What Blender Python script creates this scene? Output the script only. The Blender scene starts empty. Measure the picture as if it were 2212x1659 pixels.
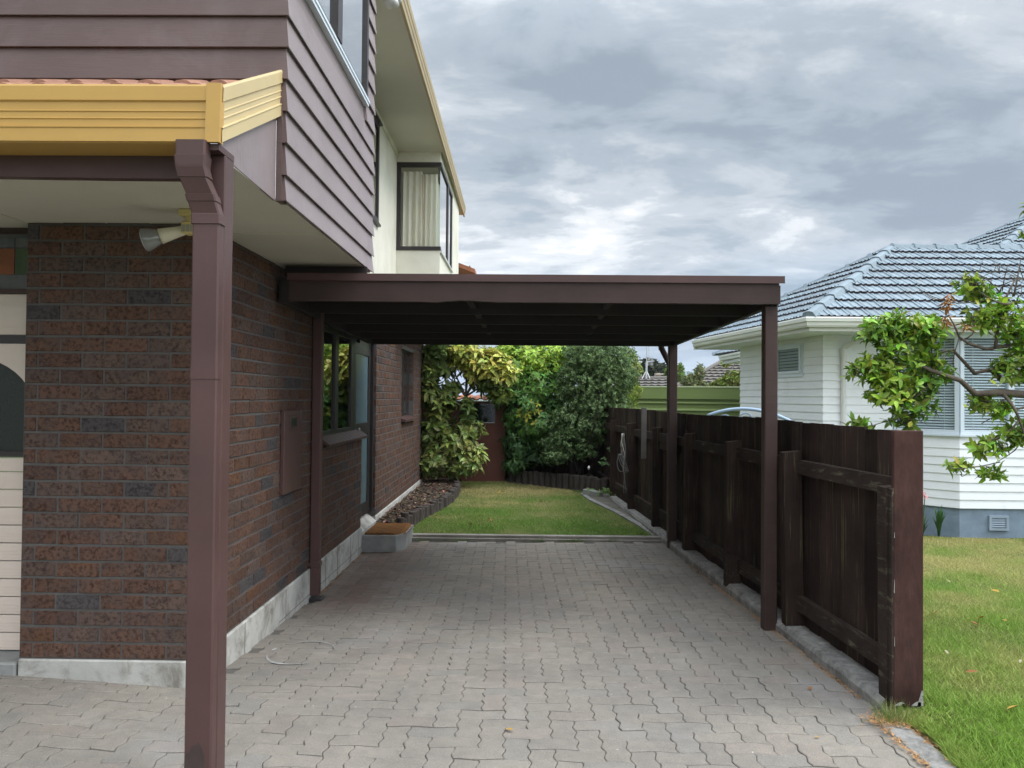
import bpy, math, random
import numpy as np
from mathutils import Vector, Matrix
sc = bpy.context.scene
COL = sc.collection
R = math.radians
rng = np.random.default_rng(7)
random.seed(5)

# ------------------------------------------------------------------ camera
F = 1662.0 / 2212.0
TH = math.atan((858.0 - 829.5) / 1662.0)
PSI = math.atan((1130.0 - 1106.0) / 1662.0)
ROLL = R(0.5)
CAMZ = 1.6
fwd = Vector((-math.sin(PSI) * math.cos(TH), math.cos(PSI) * math.cos(TH), math.sin(TH)))
rt = Vector((math.cos(PSI), math.sin(PSI), 0))
dn = fwd.cross(rt)
rt2 = (rt * math.cos(ROLL) - dn * math.sin(ROLL)).normalized()
dn2 = (rt * math.sin(ROLL) + dn * math.cos(ROLL)).normalized()
cam = bpy.data.cameras.new("camera")
co = bpy.data.objects.new("camera", cam)
COL.objects.link(co)
cam.sensor_width = 36.0
cam.lens = 36.0 * F
cam.clip_end = 20000
cam.clip_start = 0.05
m = Matrix((rt2, -dn2, -fwd)).transposed().to_4x4()
m.translation = Vector((0, 0, CAMZ))
co.matrix_world = m
sc.camera = co


def at(px, py, Y):
    """point of the place seen at picture position (2212 px wide) at depth Y"""
    v = rt2 * ((px - 1106.0) / 1662.0) + dn2 * ((py - 829.5) / 1662.0) + fwd
    t = Y / v.y
    return Vector((v.x * t, v.y * t, CAMZ + v.z * t))


# ------------------------------------------------------------------ materials
MATS = {}


class NT:
    def __init__(s, name):
        s.m = bpy.data.materials.new(name)
        s.m.use_nodes = True
        s.t = s.m.node_tree
        s.n = s.t.nodes
        s.n.clear()
        s.out = s.n.new("ShaderNodeOutputMaterial")

    def new(s, typ, **kw):
        nd = s.n.new(typ)
        for k, v in kw.items():
            if k.startswith("i_"):
                nd.inputs[k[2:].replace("_", " ")].default_value = v
            else:
                setattr(nd, k, v)
        return nd

    def link(s, a, b):
        s.t.links.new(a, b)

    def coords(s, scale=(1, 1, 1), world=False):
        if world:
            g = s.new("ShaderNodeNewGeometry").outputs["Position"]
        else:
            g = s.new("ShaderNodeTexCoord").outputs["Object"]
        mp = s.new("ShaderNodeMapping")
        mp.inputs["Scale"].default_value = scale
        s.link(g, mp.inputs["Vector"])
        return mp.outputs["Vector"]

    def noise(s, vec, scale, detail=4, rough=0.55, dist=0.0):
        nd = s.new("ShaderNodeTexNoise")
        nd.inputs["Scale"].default_value = scale
        nd.inputs["Detail"].default_value = detail
        nd.inputs["Roughness"].default_value = rough
        nd.inputs["Distortion"].default_value = dist
        if vec is not None:
            s.link(vec, nd.inputs["Vector"])
        return nd.outputs["Fac"]

    def ramp(s, fac, stops):
        nd = s.new("ShaderNodeValToRGB")
        el = nd.color_ramp.elements
        while len(el) < len(stops):
            el.new(0.5)
        for e, (p, c) in zip(el, stops):
            e.position = p
            e.color = (c[0], c[1], c[2], 1) if hasattr(c, "__len__") else (c, c, c, 1)
        s.link(fac, nd.inputs["Fac"])
        return nd.outputs["Color"]

    def mix(s, fac, a, b, mode="MIX"):
        nd = s.new("ShaderNodeMix", data_type="RGBA", blend_type=mode)
        if isinstance(fac, (int, float)):
            nd.inputs[0].default_value = fac
        else:
            s.link(fac, nd.inputs[0])
        for i, v in ((6, a), (7, b)):
            if hasattr(v, "is_linked") or hasattr(v, "links"):
                s.link(v, nd.inputs[i])
            else:
                nd.inputs[i].default_value = (v[0], v[1], v[2], 1)
        return nd.outputs[2]

    def math(s, op, a, b=0.0, clamp=False):
        nd = s.new("ShaderNodeMath", operation=op, use_clamp=clamp)
        for i, v in ((0, a), (1, b)):
            if isinstance(v, (int, float)):
                nd.inputs[i].default_value = v
            else:
                s.link(v, nd.inputs[i])
        return nd.outputs[0]

    def tint(s):
        nd = s.new("ShaderNodeAttribute", attribute_name="tint")
        return nd

    def bsdf(s, col, rough=0.6, bump=None, bstr=0.3, bdist=0.01, spec=0.5, metal=0.0):
        b = s.new("ShaderNodeBsdfPrincipled")
        if hasattr(col, "links"):
            s.link(col, b.inputs["Base Color"])
        else:
            b.inputs["Base Color"].default_value = (col[0], col[1], col[2], 1)
        if hasattr(rough, "links"):
            s.link(rough, b.inputs["Roughness"])
        else:
            b.inputs["Roughness"].default_value = rough
        b.inputs["Specular IOR Level"].default_value = spec
        b.inputs["Metallic"].default_value = metal
        if bump is not None:
            bp = s.new("ShaderNodeBump")
            bp.inputs["Strength"].default_value = bstr
            bp.inputs["Distance"].default_value = bdist
            s.link(bump, bp.inputs["Height"])
            s.link(bp.outputs["Normal"], b.inputs["Normal"])
        s.link(b.outputs[0], s.out.inputs[0])
        return b


def paint(name, c, rough=0.5, var=0.12, scale=3.0, grain=None, bstr=0.15, dirt=None, dirt_amt=0.3, spec=0.5, gs=60, dscale=1.7, dlo=.52):
    """painted or plain surface with broad and fine variation; grain = axis scale of wood striation"""
    t = NT(name)
    v = t.coords()
    n1 = t.noise(v, scale, 5, 0.6)
    dk = [x * (1 - var) for x in c]
    lt = [min(1, x * (1 + var)) for x in c]
    col = t.ramp(n1, [(0.3, dk), (0.7, lt)])
    if grain:
        vg = t.coords(grain)
        n2 = t.noise(vg, gs, 3, 0.6)
        col = t.mix(0.5, col, t.ramp(n2, [(0.3, (0.78, 0.78, 0.78)), (0.7, (1, 1, 1))]), "MULTIPLY")
    else:
        n2 = t.noise(v, 90, 3, 0.6)
    if dirt:
        n3 = t.noise(v, dscale, 7, 0.7, 0.5)
        f = t.ramp(n3, [(dlo, 0.0), (dlo + .2, dirt_amt)])
        col = t.mix(f, col, dirt)
    t.bsdf(col, rough, n2, bstr, 0.004, spec)
    MATS[name] = t.m
    return t.m


def tinted(name, rough=0.7, speck=0.35, sscale=45, spec=0.3, bstr=0.4, trans=0.0, dark=(0.35, 0.35, 0.38), mottled=None):
    """colour comes from the piece's own tint attribute, with specks"""
    t = NT(name)
    a = t.tint().outputs["Color"]
    v = t.coords()
    n = t.noise(v, sscale, 5, 0.65)
    col = t.mix(speck, a, t.ramp(n, [(0.35, dark), (0.55, (1, 1, 1))]), "MULTIPLY")
    if mottled:
        n4 = t.noise(v, mottled[0], 2, 0.5)
        col = t.mix(t.ramp(n4, [(0.5, 0.0), (0.56, mottled[2])]), col, mottled[1])
    b = t.bsdf(col, rough, n, bstr, 0.004, spec)
    if trans:
        tr = t.new("ShaderNodeBsdfTranslucent")
        t.link(col, tr.inputs["Color"])
        mx = t.new("ShaderNodeMixShader")
        mx.inputs[0].default_value = trans
        t.link(b.outputs[0], mx.inputs[1])
        t.link(tr.outputs[0], mx.inputs[2])
        t.link(mx.outputs[0], t.out.inputs[0])
    MATS[name] = t.m
    return t.m


def glass(name, tintc=(0.8, 0.85, 0.85), ior=1.55, boost=0.05, rough=0.0, gain=1.5):
    t = NT(name)
    tr = t.new("ShaderNodeBsdfTransparent")
    tr.inputs[0].default_value = (*tintc, 1)
    gl = t.new("ShaderNodeBsdfGlossy")
    gl.inputs["Roughness"].default_value = rough
    v = t.coords()
    bp = t.new("ShaderNodeBump")
    bp.inputs["Strength"].default_value = 0.03
    bp.inputs["Distance"].default_value = 0.01
    t.link(t.noise(v, 3.0, 1), bp.inputs["Height"])
    t.link(bp.outputs[0], gl.inputs["Normal"])
    fr = t.new("ShaderNodeFresnel")
    fr.inputs[0].default_value = ior
    f = t.math("ADD", t.math("MULTIPLY", fr.outputs[0], gain), boost, True)
    bk = t.new('ShaderNodeNewGeometry').outputs['Backfacing']
    f = t.math('MULTIPLY', f, t.math('SUBTRACT', 1.0, bk))
    mx = t.new("ShaderNodeMixShader")
    t.link(f, mx.inputs[0])
    t.link(tr.outputs[0], mx.inputs[1])
    t.link(gl.outputs[0], mx.inputs[2])
    t.link(mx.outputs[0], t.out.inputs[0])
    MATS[name] = t.m
    return t.m


BROWN = (0.085, 0.052, 0.047)
M = {}
M['brown_paint'] = paint('brown_paint', (0.084, 0.045, 0.041), 0.42, 0.14, 3, bstr=0.06, spec=.35, dirt=(0.06, 0.045, 0.04), dirt_amt=0.35)
M['brown_timber'] = paint('brown_timber', (0.052, 0.030, 0.026), 0.55, 0.2, 3, spec=.3, grain=(0.6, 12, 12), bstr=0.2, gs=8)
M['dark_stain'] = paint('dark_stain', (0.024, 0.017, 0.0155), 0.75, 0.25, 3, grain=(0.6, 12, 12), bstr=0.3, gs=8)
M['steel_roof'] = paint('steel_roof', (0.05, 0.033, 0.03), 0.5, 0.1, 3)
M['siding_front'] = paint('siding_front', (0.124, 0.079, 0.071), 0.55, 0.1, 2.2, grain=(1.5, 40, 40), bstr=0.25, gs=6, dirt=(0.2, 0.15, 0.15), dirt_amt=0.4)
M['siding_side_lit'] = paint('siding_side_lit', (0.275, 0.220, 0.222), 0.38, 0.08, 2.2, grain=(60, 40, 2.0), bstr=0.45, gs=3, dirt=(0.13, 0.095, 0.095), dirt_amt=0.5)  # same boards as the front, colour paled for sky sheen on this side
M['yellow_metal'] = paint('yellow_metal', (0.52, 0.305, 0.075), 0.38, 0.06, 2, bstr=0.02, dirt=(0.36, 0.24, 0.09), dirt_amt=0.5)
M['yellow_metal_lit'] = paint('yellow_metal_lit', (0.58, 0.45, 0.23), 0.4, 0.06, 2, bstr=0.02, dirt=(0.45, 0.34, 0.2), dirt_amt=0.4)  # gutter's yellow metal again, paled on the barge that faces the light
M['soffit_paint'] = paint('soffit_paint', (0.60, 0.57, 0.48), 0.65, 0.05, 1.5, bstr=0.05)
M['cream_render'] = paint('cream_render', (0.72, 0.695, 0.595), 0.85, 0.07, 2.0, bstr=0.7, dirt=(0.5, 0.45, 0.33), dirt_amt=0.35)
M['concrete'] = paint('concrete', (0.44, 0.43, 0.40), 0.85, 0.2, 4, bstr=0.4, dirt=(0.17, 0.155, 0.125), dirt_amt=0.9, dscale=4.5, dlo=.47)
M['kerb_concrete'] = paint('kerb_concrete', (0.24, 0.23, 0.215), 0.9, 0.4, 14, bstr=1.0, dirt=(0.07, 0.068, 0.06), dirt_amt=0.85, dscale=7, dlo=.48)
M['step_concrete'] = paint('step_concrete', (0.25, 0.25, 0.24), 0.85, 0.2, 6, bstr=0.4, dirt=(0.13, 0.13, 0.12), dirt_amt=0.6)
M['frame_dark'] = paint('frame_dark', (0.028, 0.022, 0.022), 0.4, 0.1, 3, bstr=0.02)
M['door_paint'] = paint('door_paint', (0.026, 0.022, 0.022), 0.4, 0.1, 3, bstr=0.03)
M['frosted'] = paint('frosted', (0.10, 0.155, 0.18), 0.25, 0.05, 2, bstr=0.03)
M['dark_room'] = paint('dark_room', (0.02, 0.02, 0.02), 0.9, 0.1, 3)  # near-black backing behind the panes, shade of unlit rooms put into the colour
M['garage_panel'] = paint('garage_panel', (0.66, 0.56, 0.48), 0.5, 0.05, 2.5, bstr=0.03, dirt=(0.5, 0.42, 0.36), dirt_amt=0.3)
M['dark_glass'] = paint('dark_glass', (0.012, 0.018, 0.013), 0.35, 0.3, 60, bstr=0.5)
M['white_plastic'] = paint('white_plastic', (0.72, 0.72, 0.70), 0.4, 0.04, 3)
M['yellow_plastic'] = paint('yellow_plastic', (0.60, 0.48, 0.20), 0.45, 0.06, 8)
M['ivory_plastic'] = paint('ivory_plastic', (0.66, 0.60, 0.45), 0.45, 0.06, 8)
M['sensor_grey'] = paint('sensor_grey', (0.30, 0.28, 0.22), 0.3, 0.1, 20)
M['chrome'] = paint('chrome', (0.20, 0.20, 0.19), 0.15, 0.05, 8, spec=1.0)
M['shed_glass'] = paint('shed_glass', (0.012, 0.018, 0.015), 0.06, 0.2, 6, bstr=.02)
M['soil_path'] = paint('soil_path', (0.11, 0.098, 0.082), 0.95, 0.35, 6, bstr=0.8, dirt=(.05, .06, .02), dirt_amt=.6)
M['lamp_face'] = paint('lamp_face', (0.5, 0.5, 0.5), 0.12, 0.1, 30)
M['white_board'] = paint('white_board', (0.84, 0.86, 0.89), 0.45, 0.03, 1.5, bstr=0.03, dirt=(0.68, 0.69, 0.68), dirt_amt=0.4)
M['eave_metal'] = paint('eave_metal', (0.42, 0.32, 0.17), 0.45, 0.08, 2, bstr=0.02, dirt=(0.3, 0.22, 0.12), dirt_amt=0.5)
M['white_gutter'] = paint('white_gutter', (0.68, 0.69, 0.63), 0.4, 0.04, 2, bstr=0.02)
M['blue_plaster'] = paint('blue_plaster', (0.20, 0.26, 0.33), 0.85, 0.15, 5, bstr=0.8, dirt=(0.13, 0.16, 0.19), dirt_amt=0.5)
M['vent_blue'] = paint('vent_blue', (0.27, 0.33, 0.40), 0.5, 0.1, 5)
M['window_white'] = paint('window_white', (0.66, 0.73, 0.80), 0.35, 0.03, 2)
M['blind'] = paint('blind', (0.84, 0.89, 0.93), 0.5, 0.04, 2)
M['fence_stain'] = paint('fence_stain', (0.048, 0.030, 0.027), 0.8, 0.35, 3, grain=(30, 30, 1.2), bstr=0.6, gs=3, dirt=(0.05, 0.048, 0.03), dirt_amt=0.5)
M['fence_rail'] = paint('fence_rail', (0.040, 0.030, 0.026), 0.85, 0.35, 4, grain=(20, 1.2, 20), bstr=0.6, gs=4, dirt=(0.075, 0.068, 0.05), dirt_amt=0.6)
M['fence_cap'] = paint('fence_cap', (0.066, 0.026, 0.021), 0.75, 0.3, 2.5, spec=.2, grain=(3, 3, 14), bstr=0.15, gs=7, dirt=(0.045, 0.03, 0.026), dirt_amt=0.5)
M['grey_timber'] = paint('grey_timber', (0.27, 0.245, 0.215), 0.85, 0.25, 4, grain=(4, 30, 30), bstr=0.5, gs=4, dirt=(0.10, 0.085, 0.07), dirt_amt=0.6)
M['log'] = paint('log', (0.055, 0.043, 0.036), 0.9, 0.3, 8, grain=(20, 20, 1.5), bstr=0.7, gs=4, dirt=(0.13, 0.12, 0.10), dirt_amt=0.35)
M['red_cladding'] = paint('red_cladding', (0.155, 0.048, 0.030), 0.6, 0.12, 3, grain=(25, 25, 1), bstr=0.2, gs=3)
M['green_steel'] = paint('green_steel', (0.155, 0.205, 0.06), 0.45, 0.04, 1, bstr=0.02)
M['green_cap'] = paint('green_cap', (0.50, 0.56, 0.33), 0.45, 0.04, 1, bstr=0.02)
M['bark'] = paint('bark', (0.11, 0.085, 0.065), 0.9, 0.3, 10, grain=(15, 15, 3), bstr=0.8, gs=4, dirt=(0.2, 0.18, 0.15), dirt_amt=0.4)
M['dark_bark'] = paint('dark_bark', (0.035, 0.027, 0.022), 0.9, 0.3, 10, bstr=0.6)
M['soil'] = paint('soil', (0.045, 0.032, 0.024), 0.95, 0.4, 12, bstr=0.8)
M['terracotta'] = paint('terracotta', (0.36, 0.135, 0.07), 0.75, 0.2, 5, bstr=0.3, dirt=(0.2, 0.1, 0.07), dirt_amt=0.6)
M['blue_metal'] = paint('blue_metal', (0.30, 0.40, 0.52), 0.4, 0.06, 6)
M['galv'] = paint('galv', (0.45, 0.46, 0.47), 0.45, 0.1, 6)
M['wire'] = paint('wire', (0.55, 0.52, 0.45), 0.5, 0.15, 12)
M['wire_dark'] = paint('wire_dark', (0.16, 0.15, 0.15), 0.5, 0.15, 12)
M['pole_wood'] = paint('pole_wood', (0.34, 0.29, 0.24), 0.85, 0.15, 1)
M['hill'] = paint('hill', (0.06, 0.10, 0.06), 0.95, 0.35, 0.01)
M['pink_flower'] = paint('pink_flower', (0.75, 0.33, 0.36), 0.6, 0.2, 30)
M['white_flower'] = paint('white_flower', (0.75, 0.73, 0.68), 0.6, 0.1, 30)
M['curtain'] = paint('curtain', (0.86, 0.82, 0.70), 0.8, 0.06, 5, grain=(30, 30, 2), bstr=0.2, gs=2)
M['curtain_edge'] = paint('curtain_edge', (0.48, 0.33, 0.22), 0.8, 0.06, 5)
M['doormat'] = None
M['brick'] = tinted('brick', 0.85, 0.8, 55, 0.15, 0.8, dark=(0.2, 0.17, 0.17), mottled=(7, (0.07, 0.06, 0.06), 0.25))
M['mortar'] = paint('mortar', (0.094, 0.087, 0.081), 0.95, 0.15, 20, bstr=0.4)
M['slate_tile'] = tinted('slate_tile', 0.5, 0.5, 12, 0.4, 0.2)
M['leaf'] = tinted('leaf', 0.5, 0.25, 25, 0.2, 0.1, trans=0.28, dark=(0.6, 0.65, 0.5))
M['leaf_glossy'] = tinted('leaf_glossy', 0.4, 0.2, 20, 0.3, 0.1, trans=0.25, dark=(0.6, 0.65, 0.5))
M['grass'] = tinted('grass', 0.6, 0.15, 20, 0.25, 0.1, trans=0.3, dark=(0.7, 0.7, 0.6))
M['litter'] = tinted('litter', 0.85, 0.3, 60, 0.2, 0.2)
M['far_tile'] = tinted('far_tile', 0.85, 0.3, 3, 0.2, 0.2)
M['pane'] = glass('pane', gain=2.8, boost=.08)
M['dim_pane'] = glass('dim_pane', (.9, .93, .93), 1.5, .0, gain=.55)
M['bay_pane'] = glass('bay_pane', (0.97, 0.98, 0.98), 1.5, 0.02, gain=1.2)
M['dark_pane'] = glass('dark_pane', (0.45, 0.5, 0.5), 1.55, 0.05)


def coir():
    t = NT('coir_mat')
    v = t.coords()
    w = t.new("ShaderNodeTexWave", wave_type='BANDS', bands_direction='DIAGONAL')
    w.inputs["Scale"].default_value = 26
    w.inputs["Distortion"].default_value = 2.5
    t.link(v, w.inputs["Vector"])
    n = t.noise(v, 160, 3)
    f = t.math("MULTIPLY", w.outputs["Fac"], n)
    c = t.ramp(f, [(0.1, (0.10, 0.045, 0.018)), (0.5, (0.27, 0.13, 0.05))])
    t.bsdf(c, 0.95, f, 0.8, 0.01, 0.1)
    return t.m


M['doormat'] = coir()


def tile_mat():
    # weathered pale blue concrete roof tiles: painted tops, brown bare butt edges
    t = NT('blue_roof_tile')
    a = t.tint().outputs["Color"]
    v = t.coords()
    n = t.noise(v, 9, 6, 0.65)
    n2 = t.noise(v, 2.2, 5, 0.7, 0.6)
    col = t.mix(0.6, a, t.ramp(n, [(0.3, (0.72, 0.74, 0.76)), (0.62, (1, 1, 1))]), "MULTIPLY")
    col = t.mix(t.ramp(n2, [(0.55, 0), (0.74, 0.55)]), col, (0.19, 0.19, 0.18))
    t.bsdf(col, 0.7, n, 0.3, 0.005, 0.3)
    return t.m


M['roof_tile'] = tile_mat()


def paver_mat():
    t = NT('paver')
    a = t.tint().outputs["Color"]
    v = t.coords()
    fine = t.noise(v, 170, 4, 0.75)
    med = t.noise(v, 14, 4, 0.6)
    big = t.noise(v, 0.9, 4, 0.55, 0.4)
    col = t.mix(0.9, a, t.ramp(fine, [(0.30, (0.60, 0.59, 0.58)), (0.70, (1.18, 1.17, 1.15))]), "MULTIPLY")
    col = t.mix(0.7, col, t.ramp(med, [(0.3, (0.82, 0.82, 0.82)), (0.7, (1.08, 1.07, 1.05))]), "MULTIPLY")
    col = t.mix(0.8, col, t.ramp(big, [(0.35, (0.80, 0.80, 0.82)), (0.65, (1.08, 1.07, 1.05))]), "MULTIPLY")
    # pale lime bloom patches
    n5 = t.noise(v, 0.75, 5, 0.6, 0.3)
    col = t.mix(t.ramp(n5, [(0.56, 0), (0.72, 0.30)]), col, (0.36, 0.365, 0.38))
    n7 = t.noise(v, 2.3, 6, 0.7, 0.8)
    col = t.mix(t.ramp(n7, [(0.57, 0), (0.70, 0.35)]), col, (0.12, 0.115, 0.105))
    # white mortar specks and bird marks
    n6 = t.noise(v, 26, 2, 0.5)
    col = t.mix(t.ramp(n6, [(0.765, 0), (0.79, 0.7)]), col, (0.6, 0.59, 0.55))
    t.bsdf(col, 0.88, fine, 0.5, 0.004, 0.25)
    return t.m


M['paver'] = paver_mat()
M['joint'] = paint('joint', (0.10, 0.092, 0.080), 0.95, 0.35, 8, bstr=0.6, dirt=(0.16, 0.16, 0.16), dirt_amt=0.5)


def ground_mat(name, c1, c2, c3):
    t = NT(name)
    v = t.coords()
    n = t.noise(v, 1.3, 6, 0.65, 0.4)
    n2 = t.noise(v, 40, 4, 0.7)
    col = t.ramp(n, [(0.3, c1), (0.5, c2), (0.72, c3)])
    col = t.mix(0.7, col, t.ramp(n2, [(0.3, (0.55, 0.55, 0.5)), (0.7, (1.1, 1.1, 1.05))]), "MULTIPLY")
    t.bsdf(col, 0.95, n2, 0.8, 0.02, 0.1)
    return t.m


M['turf'] = ground_mat('turf', (0.07, 0.11, 0.028), (0.105, 0.13, 0.04), (0.20, 0.165, 0.08))
M['far_land'] = ground_mat('far_land', (0.06, 0.09, 0.03), (0.08, 0.10, 0.04), (0.10, 0.10, 0.05))


# ------------------------------------------------------------------ mesh building
def root_loc(o):
    while o.parent:
        o = o.parent
    return o.location


def link(o, parent):
    COL.objects.link(o)
    if parent is not None:
        o.parent = parent


class MB:
    def __init__(s):
        s.v = []
        s.f = []
        s.t = []
        s.mi = []

    def add(s, verts, faces, tint=(1, 1, 1), mi=0):
        b = len(s.v)
        s.v.extend([tuple(p) for p in verts])
        for fc in faces:
            s.f.append([b + i for i in fc])
            s.t.append(tint)
            s.mi.append(mi)

    def box(s, x0, x1, y0, y1, z0, z1, tint=(1, 1, 1), mi=0):
        s.add([(x0, y0, z0), (x1, y0, z0), (x1, y1, z0), (x0, y1, z0), (x0, y0, z1), (x1, y0, z1), (x1, y1, z1), (x0, y1, z1)],
              [(3, 2, 1, 0), (4, 5, 6, 7), (0, 1, 5, 4), (1, 2, 6, 5), (2, 3, 7, 6), (3, 0, 4, 7)], tint, mi)
        return s

    def bbox(s, x0, x1, y0, y1, z0, z1, b=0.004, tint=(1, 1, 1), mi=0):
        """box with chamfered edges"""
        b = min(b, (x1 - x0) * .45, (y1 - y0) * .45, (z1 - z0) * .45)
        V = []
        idx = {}
        for sx in (0, 1):
            for sy in (0, 1):
                for sz in (0, 1):
                    X = (x0, x1)[sx]; Y = (y0, y1)[sy]; Z = (z0, z1)[sz]
                    xi = X + (b if sx == 0 else -b); yi = Y + (b if sy == 0 else -b); zi = Z + (b if sz == 0 else -b)
                    idx[(sx, sy, sz, 'x')] = len(V); V.append((X, yi, zi))
                    idx[(sx, sy, sz, 'y')] = len(V); V.append((xi, Y, zi))
                    idx[(sx, sy, sz, 'z')] = len(V); V.append((xi, yi, Z))
        g = lambda a, b_, c, d: idx[(a, b_, c, d)]
        Fc = []
        for s0 in (0, 1):
            q = [g(s0, 0, 0, 'x'), g(s0, 1, 0, 'x'), g(s0, 1, 1, 'x'), g(s0, 0, 1, 'x')]; Fc.append(q if s0 else q[::-1])
            q = [g(0, s0, 0, 'y'), g(1, s0, 0, 'y'), g(1, s0, 1, 'y'), g(0, s0, 1, 'y')]; Fc.append(q[::-1] if s0 else q)
            q = [g(0, 0, s0, 'z'), g(1, 0, s0, 'z'), g(1, 1, s0, 'z'), g(0, 1, s0, 'z')]; Fc.append(q if s0 else q[::-1])
        for a in (0, 1):
            for c in (0, 1):
                q = [g(0, a, c, 'y'), g(1, a, c, 'y'), g(1, a, c, 'z'), g(0, a, c, 'z')]; Fc.append(q if a == c == 0 or (a == 1 and c == 1) else q[::-1])
                q = [g(a, 0, c, 'x'), g(a, 1, c, 'x'), g(a, 1, c, 'z'), g(a, 0, c, 'z')]; Fc.append(q)
                q = [g(a, c, 0, 'x'), g(a, c, 1, 'x'), g(a, c, 1, 'y'), g(a, c, 0, 'y')]; Fc.append(q)
        for a in (0, 1):
            for c in (0, 1):
                for d in (0, 1):
                    Fc.append([g(a, c, d, 'x'), g(a, c, d, 'y'), g(a, c, d, 'z')])
        s.add(V, Fc, tint, mi)
        return s

    def prism(s, pts, d, tint=(1, 1, 1), mi=0):
        """polygon (3d points) pushed along vector d"""
        n = len(pts)
        d = Vector(d)
        V = [Vector(p) for p in pts] + [Vector(p) + d for p in pts]
        Fc = [list(range(n))[::-1], list(range(n, 2 * n))]
        for i in range(n):
            j = (i + 1) % n
            Fc.append([i, j, n + j, n + i])
        s.add(V, Fc, tint, mi)
        return s

    def loft(s, rings, tint=(1, 1, 1), mi=0, caps=True, closed=True):
        n = len(rings[0])
        V = [p for r in rings for p in r]
        Fc = []
        for k in range(len(rings) - 1):
            for i in range(n if closed else n - 1):
                j = (i + 1) % n
                Fc.append([k * n + i, k * n + j, (k + 1) * n + j, (k + 1) * n + i])
        if caps and closed:
            Fc.append(list(range(n))[::-1])
            Fc.append([(len(rings) - 1) * n + i for i in range(n)])
        s.add(V, Fc, tint, mi)
        return s

    def tube(s, pts, rad, n=8, tint=(1, 1, 1), mi=0):
        pts = [Vector(p) for p in pts]
        if not hasattr(rad, "__len__"):
            rad = [rad] * len(pts)
        rings = []
        up = Vector((0.13, 0.31, 0.94)).normalized()
        for i, p in enumerate(pts):
            d = (pts[min(i + 1, len(pts) - 1)] - pts[max(i - 1, 0)]).normalized()
            a = d.cross(up)
            if a.length < 0.05:
                a = d.cross(Vector((1, 0, 0)))
            a.normalize()
            b = d.cross(a)
            rings.append([p + (a * math.cos(2 * math.pi * k / n) + b * math.sin(2 * math.pi * k / n)) * rad[i] for k in range(n)])
        return s.loft(rings, tint, mi)

    def cyl(s, c, r, z0, z1, n=16, r1=None, tint=(1, 1, 1), mi=0, bev=0.0):
        r1 = r if r1 is None else r1
        rr = lambda q, z: [(c[0] + q * math.cos(2 * math.pi * k / n), c[1] + q * math.sin(2 * math.pi * k / n), z) for k in range(n)]
        rings = [rr(r, z0)]
        if bev:
            rings += [rr(r1, z1 - bev), rr(r1 - bev, z1)]
        else:
            rings += [rr(r1, z1)]
        return s.loft(rings, tint, mi)

    def build(s, name, mat, parent=None, smooth=False):
        me = bpy.data.meshes.new(name)
        off = root_loc(parent) if parent is not None else Vector((0, 0, 0))
        me.from_pydata([(p[0] - off[0], p[1] - off[1], p[2] - off[2]) for p in s.v], [], s.f)
        mats = mat if isinstance(mat, (list, tuple)) else [mat]
        for mm in mats:
            me.materials.append(mm)
        if len(mats) > 1:
            me.polygons.foreach_set("material_index", s.mi)
        at_ = me.attributes.new("tint", 'FLOAT_COLOR', 'FACE')
        arr = np.ones((len(s.f), 4), dtype=np.float32)
        arr[:, :3] = np.array(s.t, dtype=np.float32)
        at_.data.foreach_set("color", arr.ravel())
        if smooth:
            me.polygons.foreach_set("use_smooth", [True] * len(s.f))
        me.update()
        o = bpy.data.objects.new(name, me)
        link(o, parent)
        return o


def np_mesh(name, V, Fc, tint, mat, parent=None, smooth=False):
    """V (n,3), Fc (m,k) uniform polygons, tint (m,3)"""
    me = bpy.data.meshes.new(name)
    off = np.array(root_loc(parent)) if parent is not None else np.zeros(3)
    V = np.asarray(V, dtype=np.float32) - off.astype(np.float32)
    Fc = np.asarray(Fc, dtype=np.int32)
    mcount, k = Fc.shape
    me.vertices.add(len(V))
    me.vertices.foreach_set("co", V.ravel())
    me.loops.add(mcount * k)
    me.loops.foreach_set("vertex_index", Fc.ravel())
    me.polygons.add(mcount)
    me.polygons.foreach_set("loop_start", np.arange(0, mcount * k, k, dtype=np.int32))
    me.polygons.foreach_set("loop_total", np.full(mcount, k, dtype=np.int32))
    me.materials.append(mat)
    me.update(calc_edges=True)
    at_ = me.attributes.new("tint", 'FLOAT_COLOR', 'FACE')
    arr = np.ones((mcount, 4), dtype=np.float32)
    arr[:, :3] = tint
    at_.data.foreach_set("color", arr.ravel())
    if smooth:
        me.polygons.foreach_set("use_smooth", [True] * mcount)
    o = bpy.data.objects.new(name, me)
    link(o, parent)
    return o


def tag(o, label=None, cat=None, group=None, kind=None):
    if label: o['label'] = label
    if cat: o['category'] = cat
    if group: o['group'] = group
    if kind: o['kind'] = kind
    return o


def thing(name, label, cat, loc=(0, 0, 0), group=None):
    o = bpy.data.objects.new(name, None)
    o.empty_display_size = 0.2
    o.location = loc
    COL.objects.link(o)
    return tag(o, label, cat, group)


def extrude_profile(mb, prof, fn, s0, s1, tint=(1, 1, 1), mi=0, closed=False):
    """prof: list of (out, z); fn(s,out,z)->point; s0/s1 may depend on out through callables"""
    a = [fn(s0(o) if callable(s0) else s0, o, z) for o, z in prof]
    b = [fn(s1(o) if callable(s1) else s1, o, z) for o, z in prof]
    mb.loft([a, b], tint, mi, caps=closed, closed=closed)


# ground height of the driveway
def lerp_tab(tab, y):
    if y <= tab[0][0]: return tab[0][1]
    for (a, za), (b, zb) in zip(tab, tab[1:]):
        if y <= b:
            k = (y - a) / (b - a)
            return za + (zb - za) * k
    return tab[-1][1]


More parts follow.
